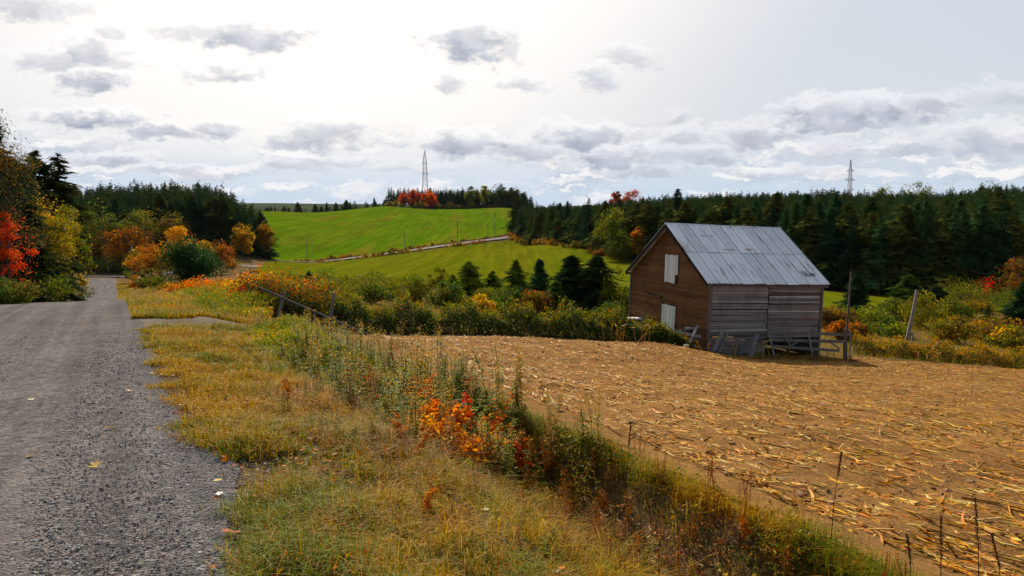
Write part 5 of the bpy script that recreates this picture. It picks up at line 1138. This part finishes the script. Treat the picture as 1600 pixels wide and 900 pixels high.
def clods():
    rng = RNG(68); bm = bmesh.new(); bmesh.ops.create_icosphere(bm, subdivisions=1, radius=1); tv = np.array([v.co[:] for v in bm.verts]); tf = np.array([[v.index for v in f.verts] for f in bm.faces]); bm.free()
    n = 60000; s_ = rng.uniform(-4, 24, n); t_ = 4.7 + 26 * rng.uniform(0, 1, n) ** 1.5; x, y = xy(t_, s_); P = np.stack([x, y, ground(x, y) + .03], 1); m = visible(P) & (inside_dist(P[:, :2], field_poly) > 0) & (nz(x, y, 1.7, 71) + .7 * nz(x, y, 4.9, 72) + rng.normal(0, .5, n) > .3); P = P[m]; n = len(P)
    sz = rng.gamma(1.8, .008, n).clip(.004, .05); V = tv[None] * (1 + rng.normal(0, .18, (n, len(tv), 1))) * (sz[:, None] * rng.uniform(.6, 1.4, (n, 3)) * np.array([1, 1, .7]))[:, None] + P[:, None]; k = len(tv)
    g = Geo(); g.mesh(V.reshape(-1, 3), (tf[None] + (np.arange(n) * k)[:, None, None]).reshape(-1, 3), np.repeat(pick(rng, [((.25, .14, .058), 3), ((.19, .10, .042), 3), ((.13, .068, .028), 1.5)], n), k, 0)); tag(g.build('soil_clods', M_STONE), 'small brown clods of earth lying over the corn field', 'soil clods', None, 'stuff')
clods()
def maple_leaf(g, rng, P, size, nrm_, col):
    """one lobed leaf, slightly cupped"""
    a0 = rng.uniform(0, 6.3); nrm_ = unit(np.array(nrm_, float)); u = unit(np.cross(nrm_, [.3, .9, .1])); v = np.cross(nrm_, u)
    rad_ = [1, .52, .85, .45, .62, .30, .25, .30, .62, .45, .85, .52]; pts = [np.array(P)]
    for i, q in enumerate(rad_):
        an = a0 + i * 2 * math.pi / 12; pts.append(np.array(P) + size * q * (math.cos(an) * u + math.sin(an) * v) + nrm_ * size * .28 * q * q * rng.uniform(.3, 1.4))
    g.mesh(pts, [(0, i + 1, (i + 1) % 12 + 1) for i in range(12)], col)
rng = RNG(62)
for (px, py, size, col, lab) in ((147, 729, .075, (.62, .44, .16), 'large pale yellow leaf lying alone on the gravel'), (46, 713, .05, (.60, .36, .09), 'small yellow leaf near the left border on the gravel'), (48, 625, .06, (.62, .55, .42), 'whitish leaf farthest up the near gravel'),
                                 (172, 668, .06, (.55, .30, .09), 'orange tan leaf in the middle of the gravel'), (200, 611, .06, (.45, .30, .18), 'tan leaf near the verge on the gravel'), (341, 772, .05, (.72, .70, .62), 'tiny whitish scrap at the road edge'),
                                 (362, 832, .085, (.45, .14, .05), 'curled russet leaf at the road edge near the bottom')):
    Y = 6.0
    for _ in range(12):
        q = at(px, py, Y); Y *= (gz(q[0], Y) + .03) / q[2] if q[2] < 0 else 1; 
    q = at(px, py, Y); g = Geo(); maple_leaf(g, rng, (0, 0, 0), size, (rng.normal(0, .2), rng.normal(0, .2), 1), col)
    tag(g.build('fallen_leaf', M_DRY, None, False, (q[0], Y, gz(q[0], Y) + .035)), lab, 'leaf')
g = Geo(); p = spot(285, 7.45); g.tube([(-.12, .02, .03), (0, 0, .045), (.10, -.015, .03), (.17, -.06, .03)], [.008, .011, .009, .005], (.06, .05, .045), 6)
tag(g.build('stick', M_WOOD, None, True, tuple(p)), 'dark curved stick lying at the edge of the grass', 'stick')

# ------------------------------------------------------------------ grass of the verge
GC = dict(gold=(.42, .235, .014), gg=(.24, .205, .016), green=(.11, .155, .014), straw=(.38, .27, .09), rust=(.30, .12, .025), dk=(.05, .085, .014))
def blades(g, rng, P, ln, wd, lean, col):
    n = len(P); a = rng.uniform(0, 6.3, n); d = np.stack([np.cos(a), np.sin(a), np.zeros(n)], 1); sd = np.stack([-d[:, 1], d[:, 0], np.zeros(n)], 1); up_ = np.array([0, 0, 1.0])
    b = rng.uniform(.4, 1.3, n) * lean; m = P + up_ * (ln * .55)[:, None] + d * (b * ln * .22)[:, None]; tip = P + up_ * (ln * (1 - .35 * b.clip(0, 1.6)))[:, None] + d * (b * ln * .75)[:, None]
    W = sd * wd[:, None]; g.polys(np.stack([P - W, P + W, m + W * .7, m - W * .7], 1), col * .92); g.polys(np.stack([m - W * .7, m + W * .7, tip], 1), col)
def gcol(rng, x, y, n, bias=0.0):
    q = nz(x, y, .9, 11) * .6 + nz(x, y, 2.6, 12) * .5 + nz(x, y, 6.5, 13) * .3 + rng.normal(0, .30, n) + bias
    c = np.where((q > .25)[:, None], GC['gold'], np.where((q > -.25)[:, None], GC['gg'], GC['green'])); r = rng.uniform(0, 1, n)
    c = np.where((r < .10)[:, None], GC['straw'], c); c = np.where(((r > .88))[:, None], GC['rust'], c)
    return np.clip(c * rng.uniform(.72, 1.25, (n, 1)), 0, 1)
def put(x, y, dz=0.0): return np.stack([x, y, ground(x, y) + dz], 1)
def grass():
    rng = RNG(63); g = Geo()
    # near verge: mown grass strip, golden
    n = 230000; u = rng.uniform(0, 1, n); s_ = 6.6 + (22.0 - 6.6) * u ** 1.2; t_ = rng.uniform(-.25, 3.2, n); x, y = xy(t_, s_)
    trk = np.min(np.hypot(x[:, None] - tr[None, ::3, 0], y[:, None] - tr[None, ::3, 1]), 1)
    e = edge_r(s_); patch = nz(x, y, 3.3, 21) * .6 + nz(x, y, 1.4, 22) * .5
    dens = sstep(-.12, .35, t_ - e + .25 * nz(x, y, 4.2, 23) - .35 * (1 - sstep(6.5, 8.5, s_)) * (.6 - patch)) * np.where(s_ < 8, sstep(-.35, .35, patch + .10 * (t_ - 1)), 1) * sstep(1.3, 2.0, trk)
    m = (rng.uniform(0, 1, n) < dens); x, y, s_, t_, patch = x[m], y[m], s_[m], t_[m], patch[m]; n = len(x)
    ln = rng.gamma(6, .020, n) * (.85 + .35 * sstep(1.5, 3, t_)) * (1 + .40 * nz(x, y, 1.9, 27) + .3 * nz(x, y, 5.5, 28)).clip(.45, 1.8) * np.where(s_ < 8, .75 + .7 * patch.clip(0, 1), 1); wd = rng.uniform(.0016, .0034, n) * (1 + s_ / 14)
    blades(g, rng, put(x, y, -.01), ln.clip(.04, .45), wd, .9, gcol(rng, x, y, n, .28))
    n = 3200; s_ = 3 + 19 * rng.uniform(0, 1, n); t_ = rng.uniform(.2, 3.4, n); x, y = xy(t_, s_); m = nz(x, y, 1.5, 29) + rng.normal(0, .3, n) > .1; x, y = x[m], y[m]; n = len(x)
    blades(g, rng, put(x, y, -.01), rng.uniform(.22, .50, n), rng.uniform(.0014, .0022, n), .7, pick(rng, [(GC['straw'], 2), (GC['rust'], 1.5), (GC['gold'], 1)], n))
    # bare gravelly ground close by: separate tufts
    nt_ = 760; s0 = rng.uniform(1.2, 8.2, nt_); t0 = rng.uniform(-.1, 3.1, nt_); x0, y0 = xy(t0, s0); ok = (nz(x0, y0, 1.7, 25) + nz(x0, y0, 4.1, 26) * .6 - .10 * t0 + rng.normal(0, .35, nt_) > -.12) & (t0 > edge_r(s0) + .05)
    s0, t0 = s0[ok], t0[ok]; nt_ = len(s0); k = rng.integers(0, nt_, 80000); rt = rng.uniform(.05, .17, nt_)[k]; n = len(k); x, y = xy(t0[k] + rng.normal(0, 1, n) * rt * .75, s0[k] + rng.normal(0, 1, n) * rt * .75)
    tc_ = rng.normal(0, .5, nt_)[k]; hs_ = rng.uniform(.7, 1.35, nt_)[k]
    blades(g, rng, put(x, y, -.01), (rng.gamma(6, .021, n) * hs_).clip(.03, .42), rng.uniform(.0015, .003, n), 1.15, gcol(rng, x, y, n, -.02 + tc_))
    # long grass on the ditch shoulders and along the field edge
    n = 30000; s_ = rng.uniform(1.0, 14, n); t_ = np.where(rng.uniform(0, 1, n) < .5, rng.normal(2.3, .6, n), rng.normal(4.75, .17, n)); x, y = xy(t_, s_); patch = nz(x, y, 2.1, 31) + nz(x, y, 4.7, 32) * .6
    m = patch + rng.normal(0, .35, n) > -.05; x, y, s_, t_ = x[m], y[m], s_[m], t_[m]; n = len(x)
    blades(g, rng, put(x, y, -.01), rng.gamma(5, .042, n).clip(.06, .5), rng.uniform(.0018, .0038, n), 1.0, gcol(rng, x, y, n, -.15))
    # verge beyond the track and along the road to the bottom of the hill, both sides
    n = 90000; s_ = 24 + 170 * rng.uniform(0, 1, n) ** 2.2; right = rng.uniform(0, 1, n) < .72; t_ = np.where(right, rng.uniform(-.15, 4.2, n), -7.0 - rng.uniform(0, 3, n)); x, y = xy(t_, s_)
    trk = np.min(np.hypot(x[:, None] - tr[None, ::3, 0], y[:, None] - tr[None, ::3, 1]), 1); m = (trk > 1.5) | (s_ > 28); x, y, s_ = x[m], y[m], s_[m]; n = len(x); k = np.hypot(x, y) / 30
    blades(g, rng, put(x, y, -.01), rng.gamma(6, .030, n) * (.8 + .25 * k), rng.uniform(.004, .007, n) * (.6 + k), .9, gcol(rng, x, y, n, .30))
    # rough grass round the barn, hedges and hollow
    n = 60000; px = rng.uniform(380, 1640, n); Y = 33 + 62 * rng.uniform(0, 1, n) ** 1.3; P = spots(px, Y); far_ok = inside_dist(P[:, :2], field_poly) <= 0; P = P[far_ok]; n = len(P); k = np.hypot(P[:, 0], P[:, 1]) / 30
    blades(g, rng, P, rng.gamma(6, .045, n) * (.7 + .2 * k), rng.uniform(.004, .008, n) * k, .9, gcol(rng, P[:, 0], P[:, 1], n, -.05))
    n = 16000; s_ = rng.uniform(.5, 16, n); t_ = rng.normal(4.76, .07, n); x, y = xy(t_, s_); blades(g, rng, put(x, y, -.01), rng.gamma(5, .034, n).clip(.05, .4), rng.uniform(.0018, .0036, n), 1.3, gcol(rng, x, y, n, .05))
    # rough brown and orange tussocks towards the ditch
    nt_ = 520; s0 = rng.uniform(1.5, 11, nt_); t0 = rng.normal(2.5, .75, nt_); ok = (t0 > 1.0) & (t0 < 4.5); s0, t0 = s0[ok], t0[ok]; nt_ = len(s0); k = rng.integers(0, nt_, 46000); n = len(k); rt = rng.uniform(.03, .12, nt_)[k]
    x, y = xy(t0[k] + rng.normal(0, 1, n) * rt, s0[k] + rng.normal(0, 1, n) * rt); ct = pick(rng, [(GC['rust'], 2), (GC['gold'], 2), (GC['straw'], 1), (GC['gg'], 1.6), ((.20, .09, .03), 2)], nt_)[k]
    blades(g, rng, put(x, y, -.01), rng.gamma(6, .030, n) * rng.uniform(.6, 1.5, nt_)[k], rng.uniform(.0014, .003, n), 1.5, np.clip(ct * rng.uniform(.7, 1.25, (n, 1)), 0, 1))
    tag(g.build('verge_grass', M_GRASS), 'golden and green autumn grass along the road, ditch and field edges', 'grass', None, 'stuff')
grass()
def undergrowth():
    """tangle of leaves and thin stems under the tall weeds; dead leaves on the verge"""
    rng = RNG(64); g = Geo()
    n = 110000; u = rng.uniform(0, 1, n); s_ = 7.5 + 16 * u; mid = 3.35 + .25 * np.sin(s_ * .7); t_ = mid + rng.normal(0, .80, n); hmax = (.20 + .32 * sstep(8, 11, s_) + .12 * nz(t_ * 2, s_, 1.9, 41)) * np.exp(-((t_ - mid) / 1.0) ** 2)
    x, y = xy(t_, s_); z = rng.uniform(0, 1, n) ** .7 * hmax; trk = np.min(np.hypot(x[:, None] - tr[None, ::3, 0], y[:, None] - tr[None, ::3, 1]), 1); m = (trk > 1.6) & (t_ > 1.7) & (z > .02); x, y, z, s_, t_ = [q[m] for q in (x, y, z, s_, t_)]; n = len(x)
    q = nz(x, y, 1.2, 42) + rng.normal(0, .5, n); c = np.where((q > .4)[:, None], pick(rng, pal(olive=3, gold=1.3, straw=.8), n), np.where((q > -.5)[:, None], pick(rng, pal(olive=3, mid=1.5, lime=1), n), pick(rng, pal(mid=3, olive=1, dark=.6, rust=.7), n)))
    leaves(g, rng, put(x, y) + np.stack([0 * z, 0 * z, z], 1), .034, c, .4, 0, .36)
    # beyond the track
    n = 60000; s_ = rng.uniform(25.5, 52, n); t_ = 1.8 + rng.uniform(0, 1, n) * np.interp(s_, [25, 29, 33, 52], [2.2, 2.4, 6.0, 9]); x, y = xy(t_, s_); hm = (.35 + .25 * nz(x, y, .8, 43) + .35 * sstep(2, 4.5, t_)) * sstep(1.6, 2.6, t_); z = rng.uniform(0, 1, n) ** .7 * hm
    trk = np.min(np.hypot(x[:, None] - tr[None, ::3, 0], y[:, None] - tr[None, ::3, 1]), 1); m = (trk > 1.7) & (inside_dist(np.stack([x, y], 1), field_poly) <= 0); x, y, z = x[m], y[m], z[m]; n = len(x); q = nz(x, y, .7, 44) + rng.normal(0, .5, n)
    c = np.where((q > .5)[:, None], pick(rng, pal(gold=.8, straw=1, rust=1.6, olive=1.5), n), np.where((q > -.3)[:, None], pick(rng, pal(olive=3, gold=.3, mid=1), n), pick(rng, pal(mid=3, olive=2), n))); leaves(g, rng, put(x, y) + np.stack([0 * z, 0 * z, z], 1), .040, c, .4, 0, .36)
    # low weeds along the near field edge and ditch
    n = 20000; s_ = rng.uniform(.5, 10, n); t_ = np.where(rng.uniform(0, 1, n) < .6, rng.normal(4.7, .22, n), rng.uniform(2.2, 4.6, n)); x, y = xy(t_, s_); pt = nz(x, y, 2.4, 45) + .6 * nz(x, y, 6, 46); m = pt + rng.normal(0, .3, n) > .25; x, y = x[m], y[m]; n = len(x); z = rng.uniform(0, .16, n) ** 1.0 * (.5 + .9 * np.clip(pt[m], 0, 1))
    leaves(g, rng, put(x, y) + np.stack([0 * z, 0 * z, z + .01], 1), .024, pick(rng, pal(mid=1.6, olive=3, brown=2, rust=1.6, straw=1), n), .6, 0, .42)
    # broad leaved herbs low in the grass
    n = 60000; s_ = 1.5 + 20 * rng.uniform(0, 1, n) ** 1.3; t_ = rng.uniform(.1, 3.4, n); x, y = xy(t_, s_); pt = nz(x, y, 2.2, 47) + .7 * nz(x, y, 5.3, 48); m = (pt + rng.normal(0, .25, n) > .55) & (t_ > edge_r(s_) + .1); x, y, pt = x[m], y[m], pt[m]; n = len(x); z = rng.uniform(.01, .13, n) * (.4 + .6 * pt.clip(0, 1.2))
    leaves(g, rng, put(x, y) + np.stack([0 * z, 0 * z, z], 1), .017, pick(rng, pal(mid=2, olive=2, dark=.8, rust=1.2, brown=1.2, gold=.6), n) * .8, .8, 0, .5)
    tag(g.build('undergrowth', M_WEED), 'low tangle of green, olive and yellowing weeds between grass and field', 'undergrowth', None, 'stuff')
    g = Geo(); n = 5200; s_ = rng.uniform(1.5, 12, n); t_ = np.where(rng.uniform(0, 1, n) < .55, rng.uniform(-.15, 2.2, n), rng.uniform(2.2, 4.6, n)); x, y = xy(t_, s_); e = edge_r(s_); m = (t_ > e - .12) & (nz(x, y, 1.9, 51) + rng.normal(0, .5, n) > .0); P = put(x[m], y[m], .018)
    for p in P[:1400]: maple_leaf(g, rng, p + np.array([0, 0, rng.uniform(0, .07)]), rng.uniform(.018, .05), rng.normal(0, .45, 3) + np.array([0, 0, 1]), pick(rng, [((.50, .17, .04), 3), ((.60, .40, .12), 2), ((.28, .10, .04), 3.5), ((.60, .20, .03), 1.5), ((.45, .33, .16), .8), ((.45, .06, .03), .6)], 1)[0])
    n = 5000; s_ = rng.uniform(1.0, 11, n); t_ = rng.uniform(2.0, 4.6, n); x, y = xy(t_, s_); a = rng.uniform(0, 6.3, n); d = np.stack([np.cos(a), np.sin(a), rng.normal(0, .2, n)], 1); ribbons(g, rng, put(x, y, .02), unit(d), rng.gamma(3, .035, n), rng.uniform(.004, .014, n), pick(rng, pal(brown=3, straw=2, rust=2), n), .3, 2)
    tag(g.build('leaf_litter', M_DRY), 'fallen maple leaves and dry scraps scattered on the verge and ditch', 'fallen leaves', None, 'stuff')
undergrowth()

# ------------------------------------------------------------------ plants one can tell apart on the verge
def weed_geo(seed, h, kind):
    rng = RNG(seed); g = Geo(); ns_ = 3 if kind != 'stalk' else 1
    for k in range(ns_):
        ln = rng.normal(0, .10 if kind != 'red' else .22, 2) * h; b0 = np.array([rng.normal(0, .05), rng.normal(0, .05), -.03]); hh = h * rng.uniform(.8, 1.05); pts = np.array([b0, b0 + [ln[0] * .3, ln[1] * .3, hh * .5], b0 + [ln[0], ln[1], hh]])
        g.tube(pts, [.006, .0045, .002], (.16, .13, .05) if kind != 'red' else (.22, .04, .03), 4)
        m = 62 if kind in ('goldenrod', 'green') else 34; q = rng.uniform(.12, .97, m) if kind not in ('red', 'orange') else 1 - .62 * rng.uniform(0, 1, m) ** 1.3; P = np.array([np.interp(q, [0, .5, 1], pts[:, i]) for i in range(3)]).T; a = rng.uniform(0, 6.3, m); l = rng.uniform(.035, .085, m) * (1.3 - .8 * q)
        d = np.stack([np.cos(a), np.sin(a), rng.normal(.15, .35, m)], 1); pal_ = dict(goldenrod=pal(olive=3, mid=1, lime=1, gold=1), green=pal(mid=2.5, olive=2, lime=1.6), orange=pal(orange=4, gold=1, rust=1), red=pal(red=3, rust=1.3, orange=1.2, wine=.8), brown=pal(rust=2, brown=3, straw=.6))[kind]
        side = unit(np.cross(d, [0, 0, 1])); l = l * (1.0 if kind in ('goldenrod', 'green', 'brown') else 1.25); wd = l * (.20 if kind in ('goldenrod', 'green', 'brown') else .42); c = pick(rng, pal_, m); d = unit(d); tip = P + d * (2 * l)[:, None] - np.array([0, 0, 1]) * (l * .5)[:, None]; mid_ = P + d * l[:, None]
        g.polys(np.stack([P, mid_ - side * wd[:, None], tip, mid_ + side * wd[:, None]], 1), c)
        if kind in ('goldenrod', 'brown'):
            m = 46; q = rng.uniform(.78, 1.03, m); P = np.array([np.interp(q, [0, .5, 1], pts[:, i]) for i in range(3)]).T + rng.normal(0, .022, (m, 3)); leaves(g, rng, P, .010, pick(rng, pal(straw=2, gold=1.5, brown=1) if kind == 'goldenrod' else pal(brown=3, rust=2), m), .2, 0, .6)
    return g
WM = {k: [weed_geo(700 + 10 * i + j, h, k).data('tall_weed', M_WEED) for j in range(3)] for i, (k, h) in enumerate((('goldenrod', .9), ('green', .8), ('brown', .7)))}
rng = RNG(65); cnt = 0
lab = dict(goldenrod='tall goldenrod gone to seed in the weed strip between grass and corn field', green='leafy green weed in the tall strip between grass and corn field', brown='withered brown weed in the tall strip between grass and corn field')
for i in range(430):
    s_ = rng.uniform(7.8, 21.5) if i < 360 else rng.uniform(26, 40); t_ = (rng.uniform(1.95, 4.75) if s_ < 14.5 else rng.normal(3.5, .8)) if i < 360 else rng.uniform(2.2, 3.9); t_ = min(t_, 4.5) if 14 < s_ < 24 else t_; x, y = xy(t_, s_)
    if 15 < s_ < 24 and rng.uniform() < .45 or cnt >= 295: continue
    if np.min(np.hypot(x - tr[:, 0], y - tr[:, 1])) < 1.7 or (t_ > 5.0 and s_ < 24) or t_ < 2.1: continue
    cnt += 1; k = rng.choice(['goldenrod', 'green', 'brown'], p=[.42, .45, .13]); f = rng.uniform(.85, 1.45) * (1 if s_ > 9.2 else .82) * (1 - .25 * (t_ < 2.7)) * (1 - .42 * sstep(13, 18, s_))
    tag(place('tall_weed', WM[k][rng.integers(3)], (x, y, gz(x, y)), rng.uniform(0, 6.3), f), lab[k], 'weed', {'goldenrod': 'goldenrod along the verge', 'green': 'green weeds along the verge', 'brown': 'withered weeds along the verge'}[k])
def low_weeds():
    rng = RNG(69); g = Geo(); src = {k: [weed_geo(840 + 7 * j + len(k), .8, k) for j in range(3)] for k in ('goldenrod', 'green', 'brown', 'orange')}
    flat = {k: [[(np.concatenate(q.V), q.F, np.concatenate(q.C))] for q in v] for k, v in src.items()}
    for i in range(420):
        s_ = rng.uniform(1.4, 10.5); t_ = rng.normal(3.0, .85) if i % 3 else rng.uniform(1.0, 4.7)
        if not 1.0 < t_ < 4.9: continue
        x, y = xy(t_, s_); k = rng.choice(['goldenrod', 'green', 'brown', 'orange'], p=[.22, .24, .46, .08]); V, Fs, Cc = flat[k][rng.integers(3)][0]; f = rng.uniform(.22, .55) * (.75 + .25 * sstep(3, 7, s_)); a = rng.uniform(0, 6.3); ca, sa = math.cos(a), math.sin(a)
        lx, ly = rng.normal(0, .35, 2); Q = np.stack([(V[:, 0] * ca - V[:, 1] * sa + V[:, 2] * lx) * f + x, (V[:, 0] * sa + V[:, 1] * ca + V[:, 2] * ly) * f + y, V[:, 2] * f + gz(x, y)], 1)
        n0 = g.n; g.V.append(Q); g.C.append(Cc * rng.uniform(.6, 1.05)); g.F += [(F_ + n0, 0) for F_, _ in Fs]; g.n += len(Q)
    # bent dry blades and stalks lying over the ditch side
    n = 2600; s_ = rng.uniform(1.0, 10.5, n); t_ = rng.uniform(1.6, 4.6, n); x, y = xy(t_, s_); P = put(x, y, .02); a = rng.uniform(0, 6.3, n); l = rng.uniform(.08, .34, n); e_ = P + np.stack([np.cos(a) * l, np.sin(a) * l, rng.uniform(.0, .16, n)], 1)
    g.sticks(P, e_, .0025, .0012, pick(rng, pal(brown=3, rust=3, straw=2, wine=1), n), 3)
    tag(g.build('low_weeds', M_WEED), 'rough mix of low brown, rusty and green weeds over the ditch and its shoulder', 'weeds', None, 'stuff')
low_weeds()
def mk(kind, seed, h, px, Y, label, cat, name, sc_=1.0): return tag(weed_geo(seed, h, kind).build(name, M_WEED, None, False, tuple(spot(px, Y))), label, cat)
for i, (px, Y, h, lb) in enumerate([(628, 11.0, 1.1, 'red leaved seedling at the left in the tall weeds by the field edge'), (722, 10.8, 1.35, 'tallest dark red seedling standing before the corn field'), (752, 10.3, 1.15, 'red stemmed seedling right of the tallest one'), (772, 10.0, .95, 'orange and red maple seedling before the bare soil'), (803, 9.8, .85, 'small scarlet maple seedling at the right end of the weeds'), (700, 11.4, 1.15, 'dark red seedling behind the orange shrub')]):
    mk('red', 740 + i, h, px, Y, lb, 'seedling', 'maple_seedling')
for i, (px, Y, h, lb) in enumerate([(668, 8.9, .42, 'left tuft of the bright orange leaved shrub by the ditch'), (700, 8.9, .46, 'middle tuft of the bright orange leaved shrub by the ditch'), (728, 8.8, .40, 'right tuft of the bright orange leaved shrub by the ditch'), (690, 9.5, .62, 'taller rusty tuft behind the middle of the bright orange shrub'), (756, 9.2, .50, 'rusty orange tuft right behind the bright orange shrub')]):
    mk('orange', 760 + i, h, px, Y, lb, 'shrub', 'orange_shrub')
    cg, tg = leafy_geo(765 + i, h * 1.45, .74, pal(orange=4, rust=2.2, gold=.4), n=680, leaf=.036, nclump=13, trunk_h=.40, r0=.006, multi=True); o = spot(px + 8, Y - .1); c_ = cg.build('foliage', M_WEED, C.objects['orange_shrub' + ('' if i == 0 else '.%03d' % i)])
def dock(px, Y, top, label, seed, lean=0.0, spk=.42):
    """dried stalk with dense seed spike"""
    p = spot(px, Y); H = rise(top, Y) - p[2]; rg = RNG(seed); g = Geo(); e = tag(empty('dock_stalk', p), label, 'dried stalk'); x1 = lean * H
    pts = np.array([(0, 0, -.05), (x1 * .3, .01, H * .5), (x1, 0, H)]); g.tube(pts, [.0045, .0035, .0015], (.09, .045, .028), 5); g.build('stem', M_BARK, e)
    g = Geo(); m = 420; q = 1 - rg.uniform(0, 1, m) ** 1.3 * spk; P = np.array([np.interp(q, [0, .5, 1], pts[:, i]) for i in range(3)]).T + rg.normal(0, .010, (m, 3)) * (1.4 - q)[:, None] * 1.0; leaves(g, rg, P, .0065, pick(rg, [((.10, .05, .028), 3), ((.17, .08, .04), 1.5), ((.10, .10, .03), .6)], m), .1, 0, .6); g.build('seed_spike', M_DRY, e)
for i, (px, Y, top, ln, lb) in enumerate([(1297, 6.4, 706, .07, 'tall dark dock stalk with one thick seed head at the field edge'), (1530, 5.9, 778, -.10, 'dark thick seeded dock stalk near the lower right corner'), (1470, 5.7, 808, -.05, 'dark seeded dock stalk left of the thick one in the lower right corner'), (1566, 5.9, 835, -.22, 'thin slanting dock stalk nearest the right border in the lower right corner'), (1425, 5.8, 835, -.14, 'thin bent dock stalk nearest the green weeds in the lower right'), (976, 8.2, 665, .05, 'tallest reddish dock stalk among the weeds in the lower middle')]): dock(px, Y, top, lb, 780 + i, ln, .24 if i in (0, 5) else .55)
STK = []
for j in range(4):
    rg = RNG(800 + j); g = Geo(); h = .5
    for k in range(4):
        b0 = np.array([rg.normal(0, .05), rg.normal(0, .05), -.03]); t1 = b0 + np.array([rg.normal(0, .06), rg.normal(0, .06), h * rg.uniform(.6, 1.1)]); g.tube([b0, (b0 + t1) / 2 + rg.normal(0, .01, 3), t1], [.0035, .003, .0015], (.14, .06, .03), 4)
        m = 60; q = rg.uniform(.35, 1, m); leaves(g, rg, b0 + (t1 - b0) * q[:, None] + rg.normal(0, .012, (m, 3)), .009, pick(rg, pal(brown=2, rust=3, wine=1), m), .2, 0, .45)
    STK.append(g.data('dry_weed', M_WEED))
rng = RNG(66)
for i in range(80):
    s_ = rng.uniform(2.0, 9.5); t_ = rng.normal(4.5, .30) if i < 46 else rng.uniform(2.2, 4.2); x, y = xy(t_, s_); tag(place('dry_weed', STK[rng.integers(4)], (x, y, gz(x, y)), rng.uniform(0, 6), rng.uniform(.6, 1.15)), 'thin reddish brown dry weed stalk on the ditch and near edge of the corn field', 'dry weed', 'dry reddish weeds along the near field edge')
# leafy rosettes in the gravelly grass
RO = []
for j in range(2):
    rg = RNG(820 + j); g = Geo(); m = 26; a = rg.uniform(0, 6.3, m); l = rg.uniform(.05, .10, m); d = np.stack([np.cos(a), np.sin(a), rg.uniform(.15, .9, m)], 1); d = unit(d); sd = unit(np.cross(d, [0, 0, 1])); P = np.zeros((m, 3)); mid_ = P + d * (l * .6)[:, None]; tip = P + d * l[:, None] * 1.2 - np.array([0, 0, .3]) * l[:, None]
    g.polys(np.stack([P, mid_ - sd * (l * .22)[:, None], tip, mid_ + sd * (l * .22)[:, None]], 1), pick(rg, [((.04, .07, .02), 3), ((.09, .10, .03), 1), ((.12, .05, .03), .7)], m)); RO.append(g.data('rosette', M_LEAF))
for (px, Y, f, lb) in ((608, 5.6, 1.2, 'dark green rosette plant in the gravelly grass'), (415, 5.0, 1.3, 'reddish green rosette plant at the foot of the grass tuft by the road'), (520, 6.6, 1.0, 'small green rosette plant under the grass edge'), (640, 6.6, .9, 'green rosette plant nearest the ditch'), (800, 7.4, 2.2, 'bluish green leafy plant in the dark ditch bank'), (860, 6.2, 1.0, 'small rosette plant on the bare ditch side')):
    tag(place('rosette_plant', RO[int(px) % 2], spot(px, Y), px * .1, f), lb, 'plant')
